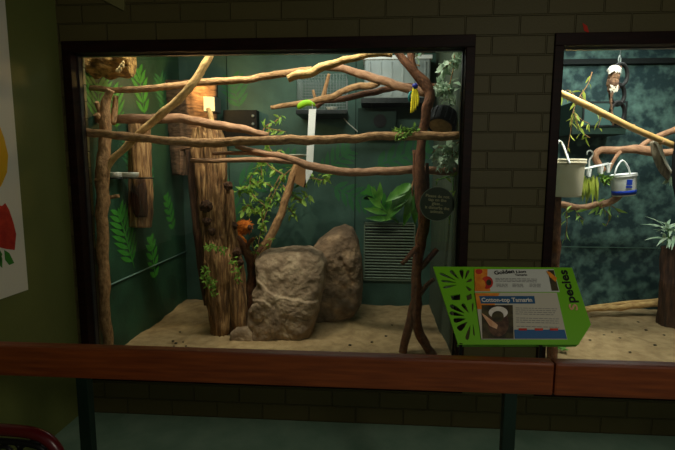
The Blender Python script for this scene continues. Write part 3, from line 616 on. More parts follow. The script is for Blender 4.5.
    for i in range(14): leaf(bm, PZ(random.uniform(556, 567), random.uniform(347, 353), ZS+.015), Vector((random.uniform(-1, 1), random.uniform(-1, 1), .2)), Vector((0, 0, 1)), .05, .022, .1)
    tag(link('leaf_litter', bm, 'leafb'), 'fresh green leaves dropped on the sand below the green species sign', 'leaves')
make_plants()

# ================================================================= FITTINGS OF THE FIRST EXHIBIT
def make_fittings():
    # vent
    a = P(364, 222, YB); b = P(414, 281, YB)
    t = thing('wall_vent', 'louvred metal vent in the back wall right of boulders', 'vent', ((a.x+b.x)/2, YB, b.z))
    bm = NB(); box(bm, (a.x, YB-.006, b.z), (b.x, YB, a.z)); link('backing', bm, 'ventd', t)
    bm = NB(); e = .012
    for q in (((a.x, b.z), (b.x, b.z+e)), ((a.x, a.z-e), (b.x, a.z)), ((a.x, b.z), (a.x+e, a.z)), ((b.x-e, b.z), (b.x, a.z))): box(bm, (q[0][0], YB-.02, q[0][1]), (q[1][0], YB-.006, q[1][1]))
    link('frame', bm, 'vent', t)
    bm = NB(); n = 19
    for i in range(n):
        z = b.z+e+(a.z-b.z-2*e)*(i+.5)/n
        obox(bm, ((a.x+b.x)/2, YB-.012, z), Vector(((b.x-a.x)/2-e, 0, 0)), Vector((0, .005, .004)), Vector((0, -.002, .0045)))
    link('louvres', bm, 'vent', t)
    # silver tub on a shelf
    a = P(361, 98, 1.45); b = P(433, 98, 1.45); zs = a.z
    t = thing('wall_shelf', 'dark shelf on the back wall beneath silver plastic tub', 'shelf', ((a.x+b.x)/2, YB, zs-.05))
    bm = NB(); box(bm, (a.x, 1.45, zs-.045), (b.x, YB, zs), bev=.003); link('board', bm, 'dmetal', t)
    for px in (372, 424):
        x = P(px, 100, 1.55).x; bm = NB(); box(bm, (x-.01, 1.5, zs-.06), (x+.01, YB, zs-.045)); box(bm, (x-.01, YB-.02, zs-.17), (x+.01, YB, zs-.045)); link('bracket', bm, 'dmetal', t)
    a = P(364, 97, 1.5); b = P(430, 97, 1.5); zt = P(400, 57, 1.5).z
    t = thing('plastic_tub', 'clouded silver-white plastic tub standing on the dark wall shelf', 'tub', ((a.x+b.x)/2, 1.6, zs))
    bm = NB(); box(bm, (a.x, 1.5, zs), (b.x, 1.69, zt), bev=.02)
    link('body', bm, 'tub', t, True)
    bm = NB(); n = 6
    for i in range(n):
        x = a.x+(b.x-a.x)*(i+.5)/n; box(bm, (x-.008, 1.492, zs+.03), (x+.008, 1.5, zt-.04), bev=.003)
    link('ribs', bm, 'tub', t)
    bm = NB(); box(bm, (a.x-.012, 1.488, zt-.02), (b.x+.012, 1.7, zt+.015), bev=.006); link('lid', bm, 'white', t)
    # dark nest box under shelf
    a = P(358, 108, 1.58); b = P(396, 134, 1.58)
    t = thing('nest_box', 'dark green box with round opening on the wall under the shelf', 'box', ((a.x+b.x)/2, 1.64, b.z))
    bm = NB(); box(bm, (a.x, 1.58, b.z), (b.x, YB, a.z), bev=.004); link('body', bm, 'groove', t)
    bm = NB(); c = P(380, 121, 1.578); lathe(bm, c, [(.06, 0), (.06, .004)], axis=Vector((0, -1, 0))); link('opening', bm, 'black', t)
    # wire cage
    a = P(297, 110, 1.35); b = P(346, 74, 1.35); y0, y1 = 1.35, 1.68
    t = thing('wire_cage', 'small galvanised wire cage hung on the back wall near window top', 'cage', ((a.x+b.x)/2, 1.5, a.z-.03))
    bm = NB(); w = .0012; nx, nz = 16, 12
    for y in (y0, y1):
        for i in range(nx+1): x = a.x+(b.x-a.x)*i/nx; box(bm, (x-w, y-w, a.z), (x+w, y+w, b.z))
        for i in range(nz+1): z = a.z+(b.z-a.z)*i/nz; box(bm, (a.x, y-w, z-w), (b.x, y+w, z+w))
    for x in (a.x, b.x):
        for i in range(9): y = y0+(y1-y0)*i/8; box(bm, (x-w, y-w, a.z), (x+w, y+w, b.z))
        for i in range(nz+1): z = a.z+(b.z-a.z)*i/nz; box(bm, (x-w, y0, z-w), (x+w, y1, z+w))
    for i in range(nx+1): x = a.x+(b.x-a.x)*i/nx; box(bm, (x-w, y0, b.z-w), (x+w, y1, b.z+w))
    link('wire_mesh', bm, 'wire', t)
    bm = NB(); box(bm, (a.x-.01, y0-.01, a.z-.035), (b.x+.01, YB, a.z), bev=.004); link('base_tray', bm, 'dmetal', t)
    bm = NB(); lathe(bm, P(332, 108, 1.5)+Vector((0, 0, .0)), [(.03, 0), (.05, .035), (.052, .04), (.046, .04), (.03, .006)], 20)
    d = link('food_dish', bm, 'plate', None, True)
    tag(d, 'white dish inside the wire cage', 'dish'); d.location.z = a.z+.001
    # white batten hanging from the red branch
    p0 = P(312.5, 109, .94); p1 = P(309, 172, .94); dr = (p1-p0); sd = Vector((1, 0, 0)).cross(Vector((0, 1, 0)))
    bm = NB(); w = sz(7, .94)/2; off = Vector((0, .006, 0))
    prism(bm, [p0+Vector((-w, 0, 0)), p0+Vector((w, 0, 0)), p1+Vector((w, 0, -.0)), P(306, 184, .94), p1+Vector((-w, 0, .0))], off)
    t = thing('hanging_strip', 'long white strip hanging from red branch past the longest branch', 'strip', P(308, 183, .94))
    link('strip', bm, 'white', t)
    bm = NB(); tube(bm, [tuple(P(312, 101, .955))+(.002,), tuple(P(312.5, 110, .945))+(.002,)], sub=1, seg=6, jit=0); link('cord', bm, 'string', t)
    # lime curved fruit
    bm = NB(); branch_bm(bm, [(298.5, 109, .98, 2), (299.5, 106.5, .97, 5.5), (303, 104, .96, 6.5), (308, 102.8, .96, 6), (313, 104.5, .97, 4), (315, 106, .98, 1.5)], 2, jit=.1, wob=0)
    tag(link('cucumber', bm, 'lime'), 'small curved lime green vegetable wedged on red branch above the white strip', 'vegetable')
    # string
    branch('cord', 'thin white cord looping down the back wall below the wire cage', [(339, 110, 1.66, 1), (346, 121, 1.66, 1), (357, 131, 1.66, 1), (363, 137, 1.66, 1)], 'string', cat='cord', jit=0, wob=0, seg=6)
    # yellow toy
    c = P(415, 86, .42); t = thing('hanging_toy', 'yellow rope toy with blue knot and teal ring tied to the forked trunk', 'toy', P(415, 113, .42))
    bm = NB()
    for dx, ty in ((-3.2, 113), (-1.4, 112), (.6, 110), (2.6, 106), (-2.4, 108)): branch_bm(bm, [(415+dx*.4, 88, .42, 2), (415.5+dx, 98, .42, 2.4), (414.5+dx, ty, .42, 2.2)], 3, seg=7, wob=0)
    link('rope_strands', bm, 'yellow', t)
    bm = NB(); v = bmesh.ops.create_icosphere(bm, subdivisions=2, radius=.02)['verts']
    for w in v: w.co += c
    link('knot', bm, 'bluep', t, True)
    bm = NB(); ring_tube(bm, P(411.5, 97, .435), Vector((.6, .5, 0)), Vector((0, 0, 1)), .03, .008); link('ring', bm, 'tealp', t)
    # round dark basket by right edge
    c = P(441, 125, .66); ax = Vector((-.3, -.5, -.8)).normalized()
    t = thing('round_basket', 'dark ribbed drum tilted open beside forked trunk at right edge', 'basket', c-Vector((0, 0, .1)))
    bm = NB(); lathe(bm, c, [(.075, -.12), (.093, -.1), (.1, -.05), (.1, .0), (.095, .02), (.085, .02), (.083, 0)], 30, ax, cap=(True, True)); link('shell', bm, 'black', t)
    bm = NB(); a1 = ax.orthogonal().normalized(); b1 = ax.cross(a1)
    for i in range(16):
        an = 2*math.pi*i/16; d = a1*math.cos(an)+b1*math.sin(an); obox(bm, c+d*.1-ax*.04, d*.005, ax*.05, d.cross(ax)*.004)
    link('ribs', bm, 'bead', t)
    bm = NB(); lathe(bm, c+ax*.014, [(.082, 0), (.06, .008), (.0, .01)], 24, ax, cap=(False, False)); link('lining', bm, 'tan', t)
    bm = NB(); tube(bm, [tuple(c-ax*.1)+(.006,), tuple(P(449, 106, .68))+(.006,), (XR, .7, P(454, 104, .7).z, .006)], sub=3, seg=6, jit=0); link('bracket', bm, 'dmetal', t)
    # dark box at back with two sockets
    a = P(223, 110, 1.6); b = P(257, 137, 1.6)
    t = thing('control_box', 'black switch box on the back wall right of the lit card', 'box', ((a.x+b.x)/2, YB, b.z))
    bm = NB(); box(bm, (a.x, 1.6, b.z), (b.x, YB, a.z), bev=.006); link('casing', bm, 'black', t)
    for py in (116, 124):
        bm = NB(); c = P(253, py, 1.598); lathe(bm, c, [(.014, 0), (.014, .006), (.009, .008)], 14, Vector((0, -1, 0))); link('knob', bm, 'wire', t)
    # white card on the bark slab, warm lamplight on it put in as emission
    a = P(203.5, 97, 1.12); b = P(214.5, 111, 1.12)
    t = thing('white_card', 'small white card on the bark slab above big stump, lamplight put in as glow', 'lit_card', ((a.x+b.x)/2, 1.2, b.z))
    bm = NB(); box(bm, (a.x-.006, 1.13, b.z-.006), (b.x+.006, 1.27, a.z+.006), bev=.004); link('card_backing', bm, 'bead', t)
    bm = NB(); box(bm, (a.x, 1.115, b.z), (b.x, 1.131, a.z), bev=.004); link('card_face', bm, 'lit_card', t)
    branch('branch', 'short pale cut stub upright below glowing lamp', [(208, 108, 1.0, 4), (211, 118, 1.0, 5), (214, 128, .98, 5), (216, 137, .97, 5.5)], 'barkp')
    # dishes in a ring holder by the hollow log
    z = P(135, 178, .6).z
    t = thing('dish_holder', 'dark metal double ring holder fixed to left wall before the split log', 'holder', P(130, 180, .6))
    bm = NB(); c1 = P(130, 177.5, .57); c2 = P(116, 177.5, .45)
    for c, r in ((c1, .062), (c2, .042)): ring_tube(bm, (c.x, c.y, z), Vector((1, 0, 0)), Vector((0, 1, 0)), r, .005)
    link('rings', bm, 'dmetal', t)
    bm = NB(); tube(bm, [(XL, .62, z, .006), (c1.x-.06, c1.y, z, .006)], sub=1, seg=8, jit=0); link('arm', bm, 'dmetal', t); bm = NB(); tube(bm, [(c1.x+.06, c1.y, z, .006), tuple(P(154, 177, .6)[:2])+(z, .005)], sub=1, seg=8, jit=0); link('arm', bm, 'dmetal', t); bm = NB(); tube(bm, [(XL, .46, z, .006), (c2.x-.04, c2.y, z, .006)], sub=1, seg=8, jit=0); link('arm', bm, 'dmetal', t)
    for c, r, lab in ((c1, .056, 'larger white feeding dish in the ring holder before split log'), (c2, .037, 'smaller white feeding dish beside the left trunk')):
        bm = NB(); lathe(bm, (c.x, c.y, z+.006), [(r*.8, 0), (r*1.05, .004), (r*1.12, .03), (r*1.12, .036), (r*1.04, .036), (r*.98, .012), (r*.4, .008)], 28)
        tag(link('feeding_dish', bm, 'plate', None, True), lab, 'dish', 'feeding dishes on the left')
    # wooden feeding block with plate
    c = P(302, 172, 1.2); t = thing('feeding_block', 'small brown wooden block on the slanting stem under a white plate', 'block', c-Vector((0, 0, .08)))
    bm = NB(); obox(bm, c+Vector((0, 0, -.02)), Vector((.04, 0, -.02)), Vector((0, .05, 0)), Vector((.02, 0, .09))); link('block', bm, 'boxm', t)
    zt = c.z+.075
    bm = NB(); lathe(bm, P(298, 156, 1.2)-Vector((0, 0, .012)), [(.03, 0), (.055, .006), (.075, .02), (.077, .024), (.05, .012)], 26); tag(link('plate', bm, 'plate', None, True), 'white plate on the wooden feeding block behind forked branch', 'plate')
    # pellets
    for i, (px, py) in enumerate([(173, 341), (176, 343), (183, 342), (186, 346), (180, 332), (174, 346), (380, 330), (386, 336), (372, 342), (392, 325), (350, 345), (340, 352), (366, 322), (396, 346), (192, 348), (604, 335), (612, 332), (620, 338), (646, 330), (655, 345), (590, 340), (638, 322), (630, 352), (664, 335)]):
        p = PZ(px, py, ZS+.005); bm = NB(); v = bmesh.ops.create_icosphere(bm, subdivisions=1, radius=random.uniform(.006, .01))['verts']
        for w in v: w.co = Vector((w.co.x*1.5, w.co.y, w.co.z*.7))+p
        first = px < 500
        tag(link('pellet', bm, 'pellet'), 'tiny dark crumb lying on the sand in %s window' % ('left' if first else 'right'), 'crumb', 'crumbs on the sand, %s window' % ('left' if first else 'right'))
make_fittings()

# ================================================================= SECOND EXHIBIT
def make_second():
    # bamboo with nodes
    pts = [(552, 89, .55, 6), (585, 104.5, .58, 6.2), (610, 117, .6, 6.2), (640, 131.5, .62, 6), (690, 152, .66, 6)]
    t = thing('bamboo_pole', 'pale yellow bamboo pole slanting down across top of right window', 'pole', P(690, 152, .66))
    bm = NB(); branch_bm(bm, pts, 1, jit=.02, wob=0); link('culm', bm, 'bamboo', t)
    for k, (px, py) in enumerate(((577, 101.5), (603, 113.5), (632, 127.5), (662, 141.5))):
        c = P(px, py, .595+.001*(px-577)*.5); d = (P(px+8, py+4, .6)-P(px-8, py-4, .6)).normalized(); bm = NB(); lathe(bm, c-d*.006, [(.02, 0), (.024, .004), (.024, .008), (.02, .012)], 14, d); link('node', bm, 'bark', t)
    # driftwood
    branch('driftwood', 'thick curling driftwood branch spanning right window behind the buckets', [(604, 171, 1.05, 5), (597, 162, 1.05, 6), (595, 154, 1.05, 6), (601, 150, 1.05, 6.5), (618, 150.5, 1.05, 7), (636, 149, 1.05, 8), (648, 151, 1.05, 9), (658, 153, 1.05, 7), (690, 150, 1.05, 7)], 'barkr',
           [[(640, 147, 1.08, 4), (652, 139, 1.15, 5), (672, 131, 1.25, 6), (695, 122, 1.3, 6)], [(620, 152, 1.03, 4), (614, 160, 1.0, 3), (608, 172, .98, 3)]])
    branch('driftwood', 'lower curl of driftwood hooking under the hanging clip rack', [(606, 178, .95, 4), (613, 181.5, .95, 5.5), (620, 187, .95, 6.5), (619, 195, .95, 6.5), (610, 202, .95, 6.5), (596, 205, .94, 6), (580, 207.5, .93, 6), (560, 204, .9, 6), (545, 200, .88, 6)], 'barkr')
    branch('branch', 'rust-brown upright post just inside left frame of right window', [(557, 190, .5, 9), (555.5, 230, .5, 10), (554, 275, .5, 10), (553, 320, .5, 10), (552, 372, .5, 10)], 'barkd', cat='post')
    branch('driftwood', 'long thin driftwood pole lying along the sand in right window', [(578, 310, 1.45, 5), (600, 309, 1.47, 5), (630, 306, 1.5, 6), (655, 304, 1.52, 6), (690, 301, 1.55, 6)], 'barkp', [[(584, 308, 1.52, 3), (620, 303.5, 1.55, 4), (668, 300, 1.58, 5)]])
    # stump on right
    bm = NB(); branch_bm(bm, [(669, 246, 1.35, 14), (670, 262, 1.34, 17), (670, 285, 1.33, 17), (669, 305, 1.32, 17), (669, 326, 1.31, 20)], 4, seg=30, sub=7, flute=.25); tag(link('tree_stump', bm, 'wooddark'), 'brown stump standing on the sand at right edge of the photo', 'stump')
    # rings
    t = thing('ring_swing', 'three black rubber rings linked in a hanging chain', 'swing', P(618, 122, .75))
    Y = .78
    for (px, py, rx, ry) in ((620.5, 75, 8, 10), (617.5, 94.5, 8, 9.5), (617.5, 113, 8, 10)):
        bm = NB(); c = P(px, py, Y); ring_tube(bm, c, Vector((sz(rx, Y)/sz(ry, Y), .35, 0)), Vector((0, 0, 1)), sz(ry, Y), .0135, 32, 10); link('ring', bm, 'black', t)
    bm = NB(); ring_tube(bm, P(619.5, 60, Y), Vector((.35, .2, 0)), Vector((0, 0, 1)), sz(4, Y), .004, 20, 6); tube(bm, [tuple(P(620, 56, Y))+(.003,), (P(620, 56, Y).x, Y, ZC, .003)], sub=1, seg=6, jit=0); o = link('hook', bm, 'wire', t); o['label'] = 'silver spring hook'
    # dark glass-fronted box on the back wall
    a = P(575, 101, 1.45); b = P(627, 134, 1.45)
    t = thing('feeding_cabinet', 'dark box with a dusty glass front on teal back wall', 'box', ((a.x+b.x)/2, YB2, b.z))
    bm = NB(); box(bm, (a.x, 1.47, b.z), (b.x, YB2, a.z), bev=.004); link('body', bm, 'groove', t)
    c0 = P(585, 103, 1.46); c1 = P(624, 125, 1.46)
    bm = NB(); box(bm, (c0.x, 1.46, c1.z), (c1.x, 1.471, c0.z)); link('glass_front', bm, 'pane', t)
    bm = NB(); e = .012
    for q in (((c0.x-e, c1.z-e), (c1.x+e, c1.z)), ((c0.x-e, c0.z), (c1.x+e, c0.z+e)), ((c0.x-e, c1.z), (c0.x, c0.z)), ((c1.x, c1.z), (c1.x+e, c0.z))): box(bm, (q[0][0], 1.455, q[0][1]), (q[1][0], 1.47, q[1][1]))
    link('frame', bm, 'dmetal', t)
    # big cream bucket
    def bucket(label, cx, top, bot, r_px, Y, m, tilt, hand, name='bucket', cat='bucket'):
        c0 = P(cx, bot, Y); c1 = P(cx, top, Y); h = c1.z-c0.z; R = sz(r_px, Y)
        t = thing(name, label, cat, c0)
        ax = Vector((math.sin(tilt), 0, math.cos(tilt)))
        bm = NB(); lathe(bm, c0, [(R*.84, 0), (R*.88, h*.05), (R*.96, h*.8), (R*.975, h*.99), (R*.93, h*.99), (R*.9, h*.7), (R*.8, .01)], 40, ax); link('tub', bm, m, t)
        bm = NB(); lathe(bm, c0, [(R*.97, h*.86), (R*1.04, h*.88), (R*1.04, h*.93), (R*1.0, h*.94), (R*1.03, h*.97), (R*1.03, h*1.0), (R*.97, h*1.01), (R*.93, h*.98)], 40, ax, cap=(False, False)); link('rim', bm, m, t)
        bm = NB(); tube(bm, [tuple(P(a, b, y))+(.006,) for a, b, y in hand], seg=8, sub=6, jit=0); link('handle', bm, 'white', t)
        return t, c0, h, R, ax
    bucket('large cream bucket cut off by the left frame of right window', 564, 159.5, 196.5, 17, .45, 'cream', 0, [(556, 165, .36), (557, 148, .38), (559, 141, .42), (563, 145, .44), (570, 164, .3)])
    t, c0, h, R, ax = bucket('smaller white bucket with blue band hanging right of clip rack', 624, 174, 195.5, 11.3, .8, 'white', -.11, [(614, 177, .76), (617, 167, .79), (622.5, 160.5, .8), (628, 167, .81), (630, 174, .83)])
    bm = NB(); lathe(bm, c0, [(R*.885, h*.055), (R*.91, h*.05), (R*.925, h*.25), (R*.905, h*.255)], 40, ax, cap=(False, False)); link('blue_band', bm, 'blue', t)
    bm = NB(); cc = P(627, 185, .8-R*.95); sgn = [(0, 5, 5), (-5.5, 3, 1.6), (0, 9.2, 2)]
    box(bm, (cc.x-.002, cc.y-.003, cc.z-.0), (cc.x+.034, cc.y+.03, cc.z+.038)); box(bm, (cc.x-.004, cc.y-.003, cc.z-.02), (cc.x+.036, cc.y+.03, cc.z-.008)); link('label_mark', bm, 'blue', t)
    # clip rack
    t = thing('clip_rack', 'white plastic hanging clip rack with hook between the two buckets', 'clip rack', P(594, 178, .7))
    Y = .72
    bm = NB(); tube(bm, [tuple(P(a, b, Y))+(.0055,) for a, b in ((587, 155), (587.5, 151.5), (591, 150.8), (593, 153.5), (591.5, 157), (589.6, 160), (589.4, 167))], seg=8, sub=5, jit=0); link('hook', bm, 'white', t)
    bm = NB(); a = P(581, 169.5, Y); b = P(608.5, 163.5, Y); tube(bm, [tuple(a)+(.0085,), tuple(b)+(.0085,)], sub=1, seg=10, jit=0)
    for dy in (-.04, .04): tube(bm, [tuple(a+Vector((0, dy, 0)))+(.004,), tuple(b+Vector((0, dy, 0)))+(.004,)], sub=1, seg=8, jit=0)
    for k in (0, .33, .66, 1): p = a.lerp(b, k); tube(bm, [tuple(p+Vector((0, -.04, 0)))+(.004,), tuple(p+Vector((0, .04, 0)))+(.004,)], sub=1, seg=8, jit=0)
    link('bar', bm, 'white', t)
    for i, k in enumerate((.08, .22, .36, .66, .78, .9)):
        p = a.lerp(b, k)+Vector((0, -.04 if i % 2 else .04, 0)); bm = NB()
        for s in (-1, 1): obox(bm, p+Vector((s*.006, 0, -.032)), Vector((.003, 0, s*.001)), Vector((0, .007, 0)), Vector((s*.002, 0, .027)))
        link('clip', bm, 'white', t)
    bm = NB()
    for i in range(34):
        px = random.uniform(584, 598); p = P(px, random.uniform(174, 180), .7+.04*random.random()); q = p+Vector((random.uniform(-.03, .03), random.uniform(-.02, .02), -random.uniform(.1, .2)))
        leaf(bm, p, q-p, Vector((random.uniform(-1, 1), -1, 0)), (q-p).length, .018, .05)
    tag(link('hanging_greens', bm, 'leafy'), 'bunch of bright green leaves hanging from white clip rack', 'greens')
    bm = NB(); grow(bm, pxpath([(602, 175, .72), (605, 180, .7), (608, 178, .72)]), 60, .04, .016, .025); tag(link('herb_bunch', bm, 'moss'), 'dark green sprig at right end of the clip rack', 'herbs')
    # hanging bark strip
    t = thing('hanging_bark', 'curled grey strip of bark with pale edge hanging under bamboo pole', 'bark', P(671, 184, .7))
    bm = NB(); branch_bm(bm, [(654, 141, .72, 8), (656.5, 150, .72, 10), (660, 160, .72, 10), (665, 171, .72, 9), (669, 180, .72, 3)], 4, flat=.5, seg=16, fdir=Vector((0, 1, 0))); link('strip', bm, 'strip', t)
    bm = NB(); branch_bm(bm, [(654.5, 140.5, .69, 5), (658.5, 143, .68, 4.5), (662, 153, .68, 2.6), (666, 163, .68, 2.4), (672, 173, .68, 1.8)], 5, seg=8); o = link('rim', bm, 'striprim', t); o['label'] = 'pale curled edge'
    bm = NB()
    for i in range(10): leaf(bm, P(669+random.uniform(-1, 1), 176, .72), Vector((random.uniform(-.5, .5), random.uniform(-.5, .5), -1)), Vector((0, -1, 0)), .07, .02)
    link('frayed_tip', bm, 'leafg', t)
    bm = NB(); branch_bm(bm, [(700, -120, .6, 8), (690, 60, .6, 8), (680, 140, .6, 8), (676.5, 160, .6, 7), (677, 186, .6, 7), (683, 210, .6, 7)], 4); tag(link('hanging_hose', bm, 'black'), 'black hanging tube cut off by the right edge of photo', 'tube')
make_second()

# ================================================================= ANIMALS
def golden_tamarin():
    Y = .99
    q = lambda a, b, y=Y: P(a, b, y)
    t = thing('golden_tamarin', 'orange maned tamarin clinging to dark knotted branch beside big stump', 'tamarin', q(240, 252))
    hd = q(246, 226.5)
    el = [('e', hd, (.05, .048, .047)), ('e', hd+Vector((-.03, .015, -.008)), (.066, .055, .056)), ('e', hd+Vector((.034, -.028, -.01)), (.02, .02, .017)),
          ('e', q(236, 235), (.05, .05, .06)), ('e', q(233, 244), (.045, .05, .06)),
          ('t', [tuple(q(239, 236, Y-.03))+(.02,), tuple(q(244, 240, Y-.03))+(.015,), tuple(q(247, 246, 1.0))+(.012,)]),
          ('t', [tuple(q(236, 234, Y))+(.02,), tuple(q(241, 242, Y-.04))+(.014,), tuple(q(243, 247, .96))+(.012,)]),
          ('t', [tuple(q(234, 248, Y-.02))+(.026,), tuple(q(241, 250, Y-.05))+(.018,), tuple(q(245, 256, .97))+(.012,)]),
          ('t', [tuple(q(232, 250, Y+.0))+(.018,), tuple(q(229, 262, Y-.02))+(.012,), tuple(q(231, 278, Y-.03))+(.011,), tuple(q(236, 290, Y-.06))+(.008,)])]
    blob('body', el, 'ofur', t, .006, 3, .006)
    bm = NB(); f = hd+Vector((.04, -.035, -.004))
    v = bmesh.ops.create_icosphere(bm, subdivisions=3, radius=1)['verts']
    for w in v: w.co = Vector((w.co.x*.02, w.co.y*.018, w.co.z*.024))+f
    link('face', bm, 'oface', t, True)
    for d in (Vector((-.006, -.018, .008)), Vector((.014, -.01, .008))):
        bm = NB(); v = bmesh.ops.create_icosphere(bm, subdivisions=2, radius=.0045)['verts']
        for w in v: w.co += f+d
        link('eye', bm, 'eye', t, True)
    bm = NB(); v = bmesh.ops.create_icosphere(bm, subdivisions=2, radius=.005)['verts']
    for w in v: w.co += f+Vector((.008, -.019, -.004))
    link('nose', bm, 'eye', t, True)
    bm = NB()
    for i in range(340):
        d = rdir(); b = hd+Vector((-.018+d.x*.055, .012+d.y*.04, -.005+d.z*.045))
        if d.x > .45 and d.y < -.2: continue
        leaf(bm, b, d+Vector((-.5, .2, -.5)), d, random.uniform(.025, .045), .008, .3)
    link('mane', bm, 'ofur', t)
golden_tamarin()

def cotton_top():
    Y = .73
    q = lambda a, b, y=Y: P(a, b, y)
    t = thing('cotton_top_tamarin', 'white-crested brown tamarin gripping the black hanging rings, seen from behind', 'tamarin', q(610, 95))
    hd = q(613.5, 69.5)
    el = [('e', hd, (.029, .031, .029)), ('e', q(614, 76), (.036, .04, .046)), ('e', q(612.5, 83), (.037, .04, .044)), ('e', hd+Vector((-.004, .028, -.006)), (.015, .016, .012)),
          ('t', [tuple(q(616, 74))+(.016,), tuple(q(619, 70, .76))+(.011,), tuple(q(620.5, 66, .775))+(.009,)]),
          ('t', [tuple(q(611, 75))+(.016,), tuple(q(608.5, 80, .76))+(.011,), tuple(q(611, 86, .78))+(.009,)]),
          ('t', [tuple(q(614.5, 84))+(.022,), tuple(q(617.5, 88, .72))+(.014,), tuple(q(617, 84.5, .77))+(.009,)]),
          ('t', [tuple(q(611, 85))+(.022,), tuple(q(609.5, 90, .73))+(.014,), tuple(q(611, 94, .775))+(.009,)]),
          ('t', [tuple(q(612.5, 88))+(.014,), tuple(q(611, 100, .72))+(.009,), tuple(q(612, 114, .72))+(.007,), tuple(q(613, 126, .72))+(.006,)])]
    blob('body', el, 'bfur', t, .005, 3, .005)
    bm = NB()
    for i in range(520):
        d = rdir(.4)
        if d.z < -.2: continue
        b = hd+Vector((d.x*.027, d.y*.028, d.z*.027+.002)); leaf(bm, b, d*.7+Vector((0, -.2, -.75)), d, random.uniform(.018, .03)*(1.5 if d.y < -.3 else 1), .009, .3)
    o = link('crest', bm, 'wfur', t); o['label'] = 'long white head crest'
    bm = NB()
    for i in range(50):
        b = q(random.uniform(610, 617.5), random.uniform(84, 90), Y-.02+random.uniform(-.015, .01)); leaf(bm, b, Vector((random.uniform(-.4, .4), -.3, -1)), Vector((0, -1, 0)), .02, .008, .2)
    o = link('rump_fur', bm, 'paper2', t); o['label'] = 'pale fringe of fur on the thighs'
    # face turned to the back wall
    f = hd+Vector((-.004, .033, -.004))
    for s in (-1, 1):
        bm = NB(); v = bmesh.ops.create_icosphere(bm, subdivisions=2, radius=.0045)['verts']
        for w in v: w.co += f+Vector((s*.011, .004, .012))
        link('eye', bm, 'eye', t, True)
        bm = NB(); v = bmesh.ops.create_icosphere(bm, subdivisions=2, radius=1)['verts']
        for w in v: w.co = Vector((w.co.x*.005, w.co.y*.009, w.co.z*.012))+hd+Vector((s*.03, .008, -.002))
        link('ear', bm, 'oface', t, True)
cotton_top()

